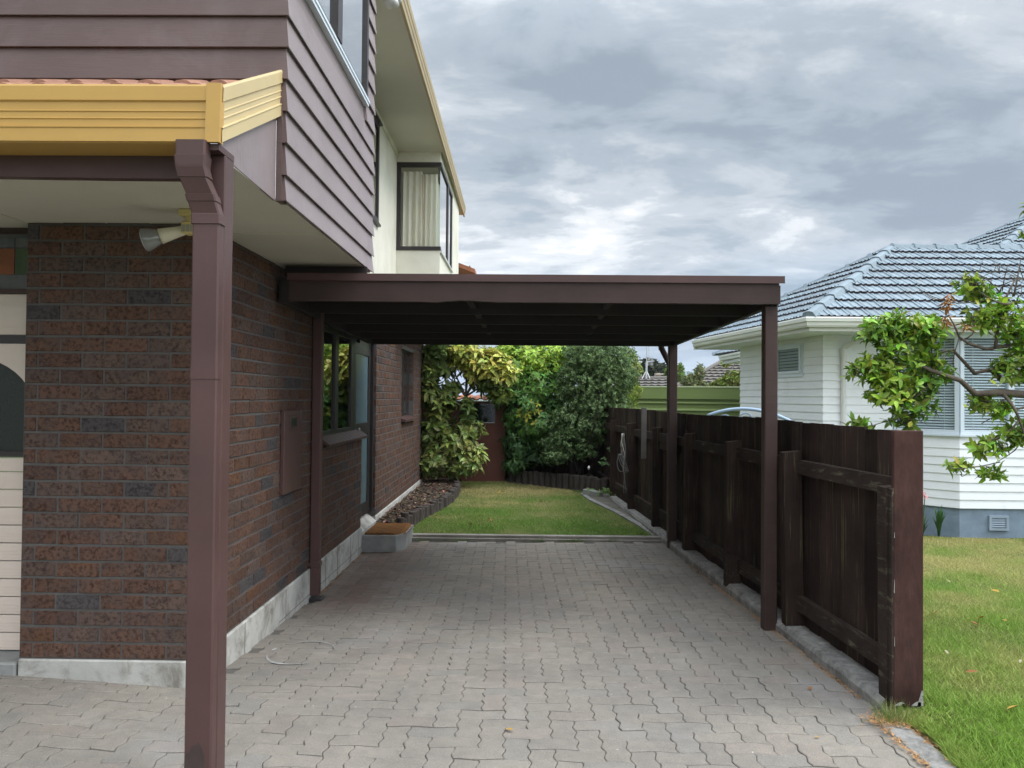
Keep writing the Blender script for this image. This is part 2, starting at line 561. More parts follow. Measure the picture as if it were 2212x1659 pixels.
LT = [(1.0, 0.10), (3.0, 0.065), (4.0, 0.028), (4.7, -0.04), (6.4, -0.108), (8.5, -0.122), (9.4, -0.11)]
RT = [(1.0, 0.0), (4.0, -0.012), (5.5, -0.02), (8.5, -0.036), (9.4, -0.04)]


def G(x, y):
    l = (lerp_tab(LT, y - .25) + lerp_tab(LT, y) + lerp_tab(LT, y + .25)) / 3
    r = lerp_tab(RT, y)
    k = (x + 1.77) / 3.67
    if k < 0:
        return l + 0.06 * (-1.77 - x)
    return l + (r - l) * min(k, 1.1)


M['stake'] = paint('stake', (0.125, 0.112, 0.098), 0.85, 0.25, 6, grain=(20, 20, 2), bstr=.4, gs=4)
M['chalk'] = paint('chalk', (.36, .36, .35), .9, .25, 30, dirt=(.24, .23, .215), dirt_amt=1.0, dscale=12, dlo=.42)
M['damp_paint'] = paint('damp_paint', (.046, .028, .026), .6, .2, 20)
M['pale_tile'] = paint('pale_tile', (0.36, 0.185, 0.125), 0.8, 0.2, 6, bstr=.3, dirt=(.14, .07, .05), dirt_amt=.7, dscale=6)
M['louvre'] = paint('louvre', (0.26, 0.30, 0.22), 0.5, 0.2, 30)  # greenery reflected in the pane is put into the slat colour


def lichen_wood(name, c, streak, amt, axis):
    """stained sawn timber with pale and green weather streaks running along the grain"""
    t = NT(name)
    v = t.coords()
    n1 = t.noise(v, 3, 5, .6)
    vg = t.coords(axis)
    n2 = t.noise(vg, 7, 4, .65)
    n3 = t.noise(t.coords([a * .55 for a in axis]), 5, 3, .6, .3)
    col = t.ramp(n1, [(.3, [x * .65 for x in c]), (.7, [x * 1.35 for x in c])])
    col = t.mix(.7, col, t.ramp(n2, [(.3, (.6, .6, .6)), (.7, (1.15, 1.12, 1.1))]), "MULTIPLY")
    f = t.math("MULTIPLY", t.ramp(n3, [(.56, 0), (.72, amt)]), t.ramp(n1, [(.38, 0.15), (.6, 1)]))
    col = t.mix(f, col, streak)
    col = t.mix(1.0, col, t.tint().outputs['Color'], 'MULTIPLY')
    t.bsdf(col, .85, n2, .5, .004, .15)
    return t.m


M['fence_stain'] = lichen_wood('fence_stain', (.034, .021, .0175), (.13, .13, .055), .85, (30, 30, .8))
M['fence_rail'] = lichen_wood('fence_rail', (.038, .027, .022), (.16, .15, .10), .8, (20, 1.5, 12))


def cloth(name, c):
    t = NT(name)
    v = t.coords((30, 30, 2))
    n = t.noise(v, 2, 3, .6)
    col = t.ramp(n, [(.3, [x * .9 for x in c]), (.7, c)])
    b = t.bsdf(col, .85, n, .15, .004, .1)
    tr = t.new("ShaderNodeBsdfTranslucent"); t.link(col, tr.inputs["Color"])
    mx = t.new("ShaderNodeMixShader"); mx.inputs[0].default_value = .2
    t.link(b.outputs[0], mx.inputs[1]); t.link(tr.outputs[0], mx.inputs[2]); t.link(mx.outputs[0], t.out.inputs[0])
    return t.m


M['curtain'] = cloth('curtain', (.93, .88, .74))

M['fence_cap'] = lichen_wood('fence_cap', (.062, .031, .026), (.030, .022, .020), .8, (6, 6, 1.6))
M['bare_wood'] = paint('bare_wood', (.33, .32, .29), .9, .3, 20, bstr=.5)
# ================================================================== BROWN BRICK HOUSE
house = thing('brick_house', 'dark brown brick house with brown weatherboard upper storey and cream render behind', 'house', (-2.2, 4.2, 0))
XW, YF = -1.77, 4.17
CH = 0.0877


def brick_col():
    q = rng.random()
    j = 0.82 + 0.26 * rng.random()
    if q < 0.08: c = (0.138, 0.071, 0.044)
    elif q < 0.14: c = (0.078, 0.068, 0.068)
    elif q < 0.55: c = (0.124, 0.070, 0.050)
    elif q < 0.8: c = (0.112, 0.063, 0.047)
    else: c = (0.118, 0.078, 0.063)
    return tuple(x * j for x in c)


def brick_panel(mb, org, u, n, u0, u1, z0, z1, openings=(), shift=0.0, pro=0.006, module=0.2435, course0=0):
    u = Vector(u); n = Vector(n); org = Vector(org)
    nc = int(math.ceil((z1 - z0) / CH - 0.05))
    for c in range(nc):
        za = z0 + c * CH + 0.0062
        zb = min(z0 + (c + 1) * CH - 0.0062, z1)
        off = ((c + course0) % 2) * module * 0.5 + shift
        k0 = int(math.floor((u0 - off) / module)) - 1
        k1 = int(math.ceil((u1 - off) / module)) + 1
        for k in range(k0, k1):
            a = off + k * module + 0.005
            b = off + (k + 1) * module - 0.005
            a = max(a, u0); b = min(b, u1)
            if b - a < 0.015: continue
            segs = [(a, b)]
            for (o0, o1, p0, p1) in openings:
                if zb > p0 + 0.02 and za < p1 - 0.02:
                    ns = []
                    for (s0, s1) in segs:
                        if s1 <= o0 or s0 >= o1: ns.append((s0, s1))
                        else:
                            if s0 < o0 - 0.012: ns.append((s0, o0))
                            if s1 > o1 + 0.012: ns.append((o1, s1))
                    segs = ns
            col = brick_col()
            for (s0, s1) in segs:
                # some bricks show a fire-flashed half of another shade
                p = pro + rng.normal(0, 0.0012)
                e = 0.003
                cut = [(s0, s1, col)]
                if s1 - s0 > 0.2 and rng.random() < 0.2:
                    mid = s0 + (s1 - s0) * rng.uniform(0.25, 0.75)
                    cut = [(s0, mid, col), (mid, s1, tuple(0.5 * (x + y) for x, y in zip(col, brick_col())))]
                for (t0, t1, cc) in cut:
                    e0 = e if t0 == s0 else 0
                    e1 = e if t1 == s1 else 0
                    jz = rng.normal(0, 0.0012)
                    base = [org + u * t0 + Vector((0, 0, za + jz)), org + u * t1 + Vector((0, 0, za + jz)), org + u * t1 + Vector((0, 0, zb + jz)), org + u * t0 + Vector((0, 0, zb + jz))]
                    top = [org + u * (t0 + e0) + n * p + Vector((0, 0, za + e + jz)), org + u * (t1 - e1) + n * p + Vector((0, 0, za + e + jz)),
                           org + u * (t1 - e1) + n * p + Vector((0, 0, zb - e + jz)), org + u * (t0 + e0) + n * p + Vector((0, 0, zb - e + jz))]
                    mb.add(base + top, [(4, 5, 6, 7), (0, 1, 5, 4), (1, 2, 6, 5), (2, 3, 7, 6), (3, 0, 4, 7)], cc)


ZB0, ZB1 = 0.158, 2.535
DW0, DW1 = 8.45, 9.27
W1a, W1b = 6.80, 8.33
W2a, W2b = 11.20, 12.42
ops = [(W1a, DW0, 1.20, 2.6), (DW0, DW1, 0.0, 2.6), (W2a, W2b, 1.26, 2.30)]
# front wall beside the garage
b = MB()
b.box(-2.73, XW - .006, YF + .006, YF + .10, ZB0 - .01, ZB1, (0.5, .5, .5), 1)
brick_panel(b, (0, YF + .006, 0), (1, 0, 0), (0, -1, 0), -2.727, XW, ZB0, ZB1, shift=0.02)
# return into the garage opening
b.box(-2.724, -2.66, YF + .012, YF + .32, ZB0 - .01, ZB1, (0.5, .5, .5), 1)
brick_panel(b, (-2.722, 0, 0), (0, 1, 0), (-1, 0, 0), YF + .004, YF + .16, ZB0, ZB1, shift=YF)
b.build('brick_wall', [M['brick'], M['mortar']], house)
# long side wall along the drive
b = MB()
xm = XW - .006
b.box(xm - .1, xm, YF + .02, W1a, ZB0 - .01, ZB1, mi=1)
b.box(xm - .1, xm, W1a, DW0, ZB0 - .01, 1.20, mi=1)
b.box(xm - .1, xm, DW1, W2a, ZB0 - .01, ZB1, mi=1)
b.box(xm - .1, xm, W2a, W2b, ZB0 - .01, 1.25, mi=1)
b.box(xm - .1, xm, W2a, W2b, 2.30, ZB1, mi=1)
b.box(xm - .1, xm, W2b, 13.55, ZB0 - .01, ZB1, mi=1)
brick_panel(b, (xm, 0, 0), (0, 1, 0), (1, 0, 0), YF + .004, 13.56, ZB0, ZB1, ops, shift=0.09, course0=1)
# far jamb of the door recess and of the far window, facing the street
b.box(xm - .35, xm - .1, DW1 + .006, DW1 + .1, ZB0, ZB1, mi=1)
brick_panel(b, (0, DW1 + .006, 0), (1, 0, 0), (0, -1, 0), xm - .30, xm + .004, ZB0, ZB1, shift=xm)
brick_panel(b, (0, W2b + .006, 0), (1, 0, 0), (0, -1, 0), xm - .11, xm + .004, 1.26, 2.30, shift=xm)
# far end of the wall
b.box(-4.0, xm - .001, 13.552, 13.65, -.1, ZB1, mi=1)
b.build('brick_wall', [M['brick'], M['mortar']], house)
# foundation plinth
b = MB()
b.bbox(-2.728, XW + .012, YF - .012, YF + .15, -.25, ZB0 - .003, .006)
b.bbox(XW - .2, XW + .0115, YF + .151, DW0, -.3, ZB0 - .003, .006)
b.bbox(XW - .2, XW + .0115, DW1, 13.58, -.3, ZB0 - .003, .006)
# sloping concrete threshold at the door
b.prism([(XW + .012, DW0 + .001, -.3), (XW + .012, DW0 + .001, .10), (XW - .13, DW0 + .001, .22), (XW - .3, DW0 + .001, .22), (XW - .3, DW0 + .001, -.3)], (0, DW1 - DW0 - .002, 0))
for yy in (4.9, 5.75, 6.9, 7.35, 7.9, 8.3):
    b.box(XW + .0117, XW + .0135, yy, yy + .004, -.15, ZB0 - .008, mi=1)
b.box(XW + .0117, XW + .014, 5.6, DW0, -.052, -.049, mi=1)
b.build('foundation_plinth', [M['concrete'], M['mortar']], house)

# ------------------------------------------------------------------ garage door and slate panel
gd = MB()
GX0, GX1, GY = -5.13, -2.735, 4.34
gd.bbox(GX0, GX1, GY, GY + .04, 1.93, 2.165, .004)
for zz, hh in ((2.09, .012), (1.972, .010), (1.945, .006)):
    gd.box(GX0, GX1, GY - .006, GY + .001, zz, zz + hh)
zz = 0.145
k = 0
while zz < 1.22:
    z2 = min(zz + .101, 1.235)
    gd.bbox(GX0, GX1, GY - .004, GY + .03, zz, z2 - .006, .003)
    for q in (.018, .034, .05):
        gd.box(GX0, GX1, GY - .0065, GY - .003, zz + q, zz + q + .006)
    zz = z2
garage = gd.build('garage_door', M['garage_panel'], house)
# arched glazing band
db = MB()
db.box(GX0, GX1, GY + .03, GY + .045, 1.235, 1.945)
db.build('glass', M['dark_glass'], garage)
fr = MB()
fr.box(GX0, GX1, GY - .004, GY + .02, 1.882, 1.929)
fr.box(GX0, GX1, GY - .006, GY + .028, 1.236, 1.268)
fr.build('frame', M['frame_dark'], garage)
ar = MB()
for ax in (-3.16, -4.06, -4.96):
    # spandrel plate with a half-round cut-out (radius .36), leaving legs
    N = 20
    w = 0.44 if ax == -3.16 else 0.44
    r = 0.375
    zc = 1.505
    outer = []
    pts_in = [(ax + r * math.cos(math.pi * i / N), zc + r * 0.80 * math.sin(math.pi * i / N)) for i in range(N + 1)]
    pts_out = []
    for (px, pz) in pts_in:
        tx = (px - ax) / r
        pts_out.append((ax + tx * w, 1.8805))
    pts_out[0] = (ax + w, zc); pts_out[-1] = (ax - w, zc)
    pts_out[1] = (ax + w, 1.8805); pts_out[-2] = (ax - w, 1.8805)
    a = [(p[0], GY + .004, p[1]) for p in pts_in]
    c = [(p[0], GY + .004, p[1]) for p in pts_out]
    a2 = [(p[0], GY + .02, p[1]) for p in pts_in]
    for i in range(N):
        ar.add([a[i], a[i + 1], c[i + 1], c[i], a2[i], a2[i + 1]], [(0, 1, 2, 3), (0, 4, 5, 1)])
ar.build('arch_trim', M['garage_panel'], garage)
st = MB()
st.box(GX0, GX1, GY - .03, GY + .05, 2.19, 2.50, (.1, .1, .1))
cols = [(.10, .11, .11), (.05, .085, .035), (.09, .075, .08), (.22, .07, .022), (.12, .12, .12), (.06, .07, .065)]
x = GX1 - .002
k = 0
while x > GX0 + .1:
    w = (.15, .15, .13)[k % 3]
    st.bbox(x - w + .004, x, GY - .036, GY - .029, 2.422, 2.478, .002, cols[(k * 2 + 4) % 6])
    st.bbox(x - w + .004, x, GY - .036, GY - .029, 2.27, 2.418, .002, cols[(k * 2 + 1) % 6])
    x -= w
    k += 1
st.build('slate_tile_panel', M['slate_tile'], house)
lt = MB()
lt.box(GX0 - .05, GX1, GY - .04, GY + .06, 2.5, 2.535)
lt.box(GX0 - .05, GX1 - .001, GY - .04, GY + .06, 2.166, 2.189)
lt.build('garage_lintel', M['brown_timber'], house)
th_ = MB()
th_.bbox(GX0, GX1 - .002, GY - .19, GY + .2, -.2, .136, .01)
th_.build('garage_threshold', M['step_concrete'], house)
# wall on the far side of the garage opening
b = MB()
b.box(-6.5, GX0, YF + .006, YF + .3, -.1, ZB1, mi=1)
brick_panel(b, (0, YF + .006, 0), (1, 0, 0), (0, -1, 0), -6.5, GX0, ZB0, ZB1)
b.build('brick_wall', [M['brick'], M['mortar']], house)

# ------------------------------------------------------------------ soffits
s = MB()
s.box(-6.5, -1.2, 3.115, YF + .002, ZB1 + .001, ZB1 + .012)
s.box(-6.5, XW - .001, YF + .0025, 4.6, ZB1 + .001, ZB1 + .012)
s.box(XW - .02, -1.17, YF + .0025, 5.815, ZB1 + .0005, ZB1 + .0115)
s.box(-1.1995, -1.17, 3.69, YF + .002, ZB1 + .001, ZB1 + .012)
s.box(XW, -1.19, 4.415, 4.44, ZB1 - .004, ZB1 + .0004)
s.box(-2.75, -2.735, 3.13, YF, ZB1 - .003, ZB1 + .0004)
s.build('soffit', M['soffit_paint'], house)

# ------------------------------------------------------------------ weatherboards of the upper storey
SX, SY, SYE, STOP = -1.165, 3.678, 5.815, 5.35
UW0, UW1, UZ0, UZ1 = 3.735, 5.50, 3.70, 4.85
zs = [2.53, 2.655]
while zs[-1] < STOP:
    zs.append(zs[-1] + 0.1545)
bf = MB(); bs = MB()
for z0, z1 in zip(zs, zs[1:]):
    prof = [(0.0, z0 + .012), (0.010, z0 + .010), (0.022, z0), (0.025, z0 + .003), (0.007, z1 + .004), (0.006, z1 + .014), (0.0, z1 + .014)]
    prof = [(o + rng.normal(0, .0006) if o > 0.01 else o, z) for o, z in prof]
    # front, facing the street
    a = [(-6.5 if z1 > 3.05 else -1.194, SY - o, z) for o, z in prof]
    c = [(SX + o, SY - o, z) for o, z in prof]
    bf.loft([a, c])
    # side, facing the drive
    spans = [(None, None)]
    if z1 > UZ0 - .03 and z0 < UZ1:
        spans = [(None, UW0), (UW1, None)]
    for ya, yb in spans:
        a = [(SX + o, (SY - o) if ya is None else ya, z) for o, z in prof]
        c = [(SX + o, SYE if yb is None else yb, z) for o, z in prof]
        bs.loft([c, a])
bf.box(-6.5, SX - .001, SY + .001, SY + .06, 2.98, STOP); bf.box(-1.194, SX - .001, SY - .024, SY + .06, 2.533, 3.02)
wf = bf.build('weatherboard_wall', M['siding_front'], house)
bs.box(XW, SX - .0005, SYE - .03, SYE - .0005, 2.548, STOP)
bs.box(SX - .04, SX - .001, SY + .0605, UW0, 2.548, STOP)
bs.box(SX - .04, SX - .001, UW1, SYE - .031, 2.548, STOP)
bs.box(SX - .04, SX - .001, UW0, UW1, 2.548, UZ0)
bs.box(SX - .04, SX - .001, UW0, UW1, UZ1, STOP)
wsd = bs.build('weatherboard_wall', M['siding_side_lit'], house)
# upper window on the drive side
w = MB()
fx0, fx1 = SX - .03, SX + .03
w.box(fx0, fx1, UW0, UW0 + .05, UZ0 + .03, UZ1)
w.box(fx0, fx1, UW1 - .05, UW1, UZ0 + .03, UZ1)
w.box(fx0, fx1, UW0 + .05, UW1 - .05, UZ1 - .05, UZ1)
w.box(fx0, fx1 - .002, UW0 + .05, UW1 - .05, UZ0 + .03, UZ0 + .06)
w.box(fx0, fx1 + .006, 4.57, 4.68, UZ0 + .06, UZ1 - .05)
win = w.build('window', M['frame_dark'], house)
p = MB(); p.box(SX + .006, SX + .010, UW0 + .05, 4.57, UZ0 + .06, UZ1 - .05); p.build('pane', M['pane'], win)
p = MB(); p.box(SX + .006, SX + .010, 4.68, UW1 - .05, UZ0 + .06, UZ1 - .05); p.build('pane', M['pane'], win)
p = MB(); p.box(SX - .03, SX + .04, UW0 - .01, UW1 + .02, UZ0 + .012, UZ0 + .03); p.box(SX + .0, SX + .034, UW0, UW1 + .01, UZ0 - .012, UZ0 + .012); p.build('sill', M['window_white'], win)


def curtain(mb, o, u, n, u0, u1, z0, z1, amp=.018, per=.075):
    o = Vector(o); u = Vector(u); n = Vector(n)
    N = int((u1 - u0) / per * 8)
    lo = []; hi = []
    for i in range(N + 1):
        q = u0 + (u1 - u0) * i / N
        d = amp * math.sin(2 * math.pi * (q - u0) / per + 1.3 * math.sin(q * 9)) + .4 * amp * math.sin(q * 31)
        lo.append(o + u * q + n * d * 1.25 + Vector((0, 0, z0)))
        hi.append(o + u * q + n * d * .8 + Vector((0, 0, z1)))
    V = lo + hi
    mb.add(V, [(i, i + 1, N + 2 + i, N + 1 + i) for i in range(N)])


c = MB()
curtain(c, (SX - .10, 0, 0), (0, 1, 0), (1, 0, 0), UW0 + .02, UW1 - .02, UZ0, UZ1)
c.build('curtain', M['curtain'], win, smooth=True)
c = MB(); c.box(SX - .5, SX - .2, UW0 - .05, UW1 + .05, UZ0 - .1, UZ1 + .1); c.build('room_backing', M['dark_room'], win)

# ------------------------------------------------------------------ canopy over the garage: roof, gutter, barge, beam
cr = MB()
# concrete roof tiles up the short slope, profiled edge
sl = math.atan(.47)
for row in range(3):
    y0 = 2.945 + row * .25; z0 = 2.744 + row * .25 * .47
    L = .30
    xx = -6.4
    prof = []
    while xx < -1.2:
        for dx, dz in ((0, 0), (.03, .022), (.055, .026), (.08, .022), (.11, 0), (.16, -.004)):
            if xx + dx < -1.205: prof.append((xx + dx, dz))
        xx += .165
    r0 = [(px, y0, z0 + dz + .024) for px, dz in prof]
    r1 = [(px, y0 + L * math.cos(sl), z0 + L * math.sin(sl) + dz + .006) for px, dz in prof]
    rb = [(px, y0 + .004, z0 + dz + .004) for px, dz in prof]
    cr.loft([rb, r0, r1], closed=False)
cr.build('canopy_roof', M['pale_tile'], house)
GH0, GH1 = 2.573, 2.797


def gprof(z0, z1):
    H = z1 - z0
    P = [(0.0, 0.0), (.010, .01), (.010, .235), (.013, .245), (.0135, .262), (.004, .275), (.004, .395), (.0075, .405), (.0075, .42), (.004, .43), (.004, .52),
         (.0075, .535), (.0075, .55), (.004, .56), (.004, .695), (.012, .72), (.013, .96), (.010, .995), (.0, 1.0), (-.012, .985)]
    return [(o, z0 + H * q) for o, q in P]


gm = MB()
YG = 2.94
extrude_profile(gm, gprof(GH0, GH1), lambda s_, o, z: (s_, YG - o, z), -6.5, -1.192)
gm.box(-6.5, -1.26, YG, YG + .165, GH0 - .002, GH0 + .004)
gm.box(-6.5, -1.19, YG + .012, YG + .02, GH0 + .004, GH1 - .03)
gm.build('canopy_gutter', M['yellow_metal'], house)
# corner cover
gk = MB()
gk.prism([(-1.232, YG - .017, GH0 - .002), (-1.176, YG - .017, GH0 - .002), (-1.176, YG + .022, GH0 - .002), (-1.18, YG + .022, GH0 - .002), (-1.18, YG - .013, GH0 - .002), (-1.232, YG - .013, GH0 - .002)], (.004, 0, GH1 - GH0 + .005))
gk.build('gutter_corner', M['yellow_metal'], house)
bm_ = MB()
dz = 0.378
XB = -1.182


def barge_fn(s_, o, z):
    return (XB + o, YG + .002 + s_ * .735, z + s_ * dz)


extrude_profile(bm_, gprof(GH0, GH1 - .0), barge_fn, 0.0, 1.0)
bm_.add([barge_fn(0, 0, GH0), barge_fn(1, 0, GH0), barge_fn(1, 0, GH1), barge_fn(0, 0, GH1)], [(3, 2, 1, 0)])
e0 = [barge_fn(1, o, z) for o, z in gprof(GH0, GH1)]
bm_.add(e0 + [barge_fn(1, -.01, GH0)], [list(range(len(e0) + 1))])
bm_.build('barge_fascia', M['yellow_metal_lit'], house)
# triangular panel closing the canopy end
gp = MB()
gp.prism([(-1.196, 2.985, 2.568), (-1.196, 3.02, 2.545), (-1.196, 3.655, 2.532), (-1.196, 3.655, 2.965), (-1.196, 3.0, 2.625)], (-.012, 0, 0))
gp.build('gable_end_panel', M['siding_side_lit'], house)
cb = MB()
N = 14
top = []; bot = []
for i in range(N + 1):
    xx = -6.5 + (6.5 - 1.30) * i / N
    t_ = max(0, (xx + 2.9) / 1.6)
    top.append((xx, 3.10, 2.571)); bot.append((xx, 3.10, 2.478 + .012 * (1 - math.cos(min(t_, 1) * math.pi)) * .5 * -1 + .012))
cb.loft([[*(top)], [*(bot)]], closed=False)
b2 = [(q[0], 3.145, q[2]) for q in bot]
t2 = [(q[0], 3.145, q[2]) for q in top]
cb.loft([bot, b2], closed=False); cb.loft([b2, t2], closed=False)
cb.build('canopy_beam', M['brown_paint'], house)
# post
pp = MB()
pp.bbox(-1.27, -1.181, 3.003, 3.093, -.05, 2.545, .005)
pp.box(-1.24, -1.205, 3.006, 3.05, 2.40, 2.55)
pp.build('porch_post', M['brown_paint'], house)
# rectangular downpipe with moulded offset at the top


def rect(cx, cy, hx, hy, z, r=.006):
    o = []
    for sx, sy in ((-1, -1), (1, -1), (1, 1), (-1, 1)):
        ax = cx + sx * hx; ay = cy + sy * hy
        if sx * sy > 0:
            o += [(ax, ay - sy * r, z), (ax - sx * r, ay, z)]
        else:
            o += [(ax - sx * r, ay, z), (ax, ay - sy * r, z)]
    return o


q = MB(); q.box(-1.262, -1.184, 2.944, 3.10, 2.546, 2.5705); q.build('canopy_bracket', M['brown_paint'], house)
dp = MB()
cx, cy = -1.2345, 2.976
ctr = [(0.0, 0, 0, 0), (2.19, 0, 0, 0)]
dp.loft([rect(cx, cy, .0525, .0255, z) for z in (-.06, 2.262)])
# upper offset: sockets and slant
Q = [(2.262, 0, 0, .058, .030), (2.300, 0, 0, .058, .030), (2.302, -.002, -.001, .055, .028), (2.345, -.012, -.012, .055, .028), (2.347, -.012, -.012, .058, .031), (2.372, -.017, -.018, .058, .031),
     (2.374, -.017, -.018, .054, .028), (2.432, -.038, -.036, .054, .028), (2.434, -.038, -.036, .058, .031), (2.47, -.045, -.044, .058, .031), (2.478, -.045, -.044, .058, .032), (2.515, -.045, -.044, .062, .034), (2.517, -.045, -.044, .058, .030), (2.574, -.045, -.044, .058, .030)]
dp.loft([rect(cx + a, cy + b_, h1, h2, z) for z, a, b_, h1, h2 in Q])
dpo = dp.build('downpipe', M['brown_paint'], house)
q = MB()
zt_ = [.215, .232, .225, .250, .262, .258, .270, .262, .240, .215]
pt_ = [(cx - .049 + i * .0085, cy - .0262, z_) for i, z_ in enumerate(zt_)]
q.prism([(cx - .049, cy - .0262, -.05)] + pt_ + [(cx - .049 + 9 * .0085, cy - .0262, -.05)], (0, .0005, 0))
q.build('base_stain', M['damp_paint'], dpo)
cl = MB()
cl.loft([rect(cx, cy, .0545, .0275, z) for z in (1.660, 1.703)])
cl.build('joint_collar', M['brown_paint'], dpo)

# ------------------------------------------------------------------ ground floor openings under the carport
w = MB()
fa, fb = -1.86, -1.80
w.box(fa, fb, W1a, W1a + .06, 1.21, 2.235)
w.box(fa, fb, 8.03, 8.15, 1.21, 2.235)
w.box(fa, fb, W1a + .06, 8.03, 1.21, 1.275)
w.box(fa, fb, W1a + .06, 8.03, 2.19, 2.235)
w.box(fa + .005, fb + .004, 7.33, 7.46, 1.275, 2.19)
w.box(fa - .02, fb + .02, W1a, DW1, 2.235, 2.53)
win1 = w.build('window', M['frame_dark'], house)
p = MB(); p.box(fb - .02, fb - .015, W1a + .06, 7.33, 1.275, 2.19); p.build('pane', M['dark_pane'], win1)
p = MB(); p.box(fb - .02, fb - .015, 7.46, 8.03, 1.275, 2.19); p.build('pane', M['dark_pane'], win1)
p = MB()
for i in range(12):
    ya = W1a - .02 + i * (DW0 + .02 - W1a) / 12.0
    yb = ya + (DW0 + .02 - W1a) / 12.0 - .006
    p.prism([(-1.80, ya, 1.235), (-1.705, ya, 1.165), (-1.705, ya, 1.140), (-1.80, ya, 1.195)], (0, yb - ya, 0))
p.build('sill', M['brown_paint'], win1)
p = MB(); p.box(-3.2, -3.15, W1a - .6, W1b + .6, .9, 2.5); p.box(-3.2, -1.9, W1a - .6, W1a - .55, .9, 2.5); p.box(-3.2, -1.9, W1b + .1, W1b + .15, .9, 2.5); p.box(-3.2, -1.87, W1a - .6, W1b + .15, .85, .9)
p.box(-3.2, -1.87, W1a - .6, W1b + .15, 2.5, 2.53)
p.build('room_backing', M['dark_room'], win1)
d = MB()
dx0, dx1 = -1.875, -1.835
d.box(dx0, dx1, 8.27, 8.42, .26, 2.19)
d.box(dx0, dx1, DW1 - .16, DW1 - .05, .26, 2.19)
d.box(dx0, dx1, 8.42, DW1 - .16, 2.07, 2.19)
d.box(dx0, dx1, 8.42, DW1 - .16, 1.16, 1.29)
d.box(dx0, dx1, 8.42, DW1 - .16, .26, .36)
door = d.build('door', M['door_paint'], house)
p = MB(); p.box(dx0 + .012, dx1 - .012, 8.42, DW1 - .16, 1.29, 2.07); p.build('pane', M['frosted'], door)
p = MB(); p.box(dx0 + .012, dx1 - .012, 8.42, DW1 - .16, .36, 1.16); p.build('pane', M['frosted'], door)
p = MB()
p.tube([(dx1, 8.36, 1.225), (dx1 + .035, 8.36, 1.225)], .012, 10)
p.tube([(dx1 + .03, 8.36, 1.225), (dx1 + .045, 8.36, 1.225), (dx1 + .06, 8.36, 1.225), (dx1 + .068, 8.36, 1.225)], [.015, .03, .028, .012], 12)
p.build('handle', M['chrome'], door, smooth=True)
p = MB()
p.box(-1.92, -1.80, 8.155, 8.269, 1.21, 2.234)
p.box(-1.92, -1.80, DW1 - .05, DW1 - .001, .22, 2.234)
p.box(-1.96, -1.83, DW0 + .13, DW1 - .05, .222, .26)
p.box(-1.96, -1.83, DW0 + .13, DW1 - .05, 2.19, 2.234)
p.build('frame', M['frame_dark'], door)
w = MB()
fa, fb = -1.90, -1.85
w.box(fa, fb, W2a, W2a + .05, 1.30, 2.30)
w.box(fa, fb, W2b - .05, W2b - .001, 1.30, 2.30)
w.box(fa, fb, W2a + .05, W2b - .05, 1.30, 1.35)
w.box(fa, fb, W2a + .05, W2b - .05, 2.25, 2.30)
w.box(fa, fb, 11.76, 11.86, 1.35, 2.25)
win2 = w.build('window', M['frame_dark'], house)
p = MB(); p.box(fb - .02, fb - .015, W2a + .05, 11.76, 1.35, 2.25); p.build('pane', M['pane'], win2)
p = MB(); p.box(fb - .02, fb - .015, 11.86, W2b - .05, 1.35, 2.25); p.build('pane', M['pane'], win2)
p = MB(); p.prism([(-1.86, W2a - .02, 1.30), (-1.70, W2a - .02, 1.255), (-1.70, W2a - .02, 1.225), (-1.80, W2a - .02, 1.245), (-1.86, W2a - .02, 1.25)], (0, W2b - W2a + .04, 0)); p.build('sill', M['brown_paint'], win2)
c = MB(); curtain(c, (-1.97, 0, 0), (0, 1, 0), (1, 0, 0), W2a, W2b, 1.3, 2.3); c.build('curtain', M['curtain'], win2, smooth=True)
p = MB(); p.box(-2.2, -2.1, W2a - .1, W2b + .1, 1.2, 2.4); p.build('room_backing', M['dark_room'], win2)

# meter box
mbx = MB()
y0, y1 = 5.60, 6.04
mbx.bbox(XW + .0, XW + .03, y0, y1, .87, 1.487, .004)
mx = mbx.build('meter_box', M['brown_paint'], house)
p = MB()
ya, yb, za, zb = y0 + .12, y0 + .335, 1.345, 1.445
p.bbox(XW + .0295, XW + .036, ya, yb, zb - .018, zb, .003); p.bbox(XW + .0295, XW + .036, ya, yb, za, za + .018, .003)
p.bbox(XW + .0295, XW + .036, ya, ya + .03, za + .018, zb - .018, .003); p.bbox(XW + .0295, XW + .036, yb - .03, yb, za + .018, zb - .018, .003)
p.build('window_rim', M['brown_paint'], mx)
p = MB(); p.box(XW + .0302, XW + .032, ya + .03, yb - .03, za + .018, zb - .018)
p.build('glass', M['dark_glass'], mx)

# side downpipe
dq = MB()
dq.loft([rect(-1.722, 6.43, .040, .034, z) for z in (-.06, 2.30)])
sd = dq.build('downpipe', M['brown_paint'], house)
p = MB(); p.bbox(-1.757, -1.676, 6.385, 6.475, .175, .215, .003); p.box(-1.80, -1.757, 6.37, 6.39, .18, .21); p.build('bracket', M['brown_paint'], sd)
p = MB(); p.bbox(-1.79, -1.655, 6.37, 6.49, G(-1.72, 6.4) - .02, G(-1.72, 6.4) + .02, .006); p.build('drain_collar', M['frame_dark'], sd)

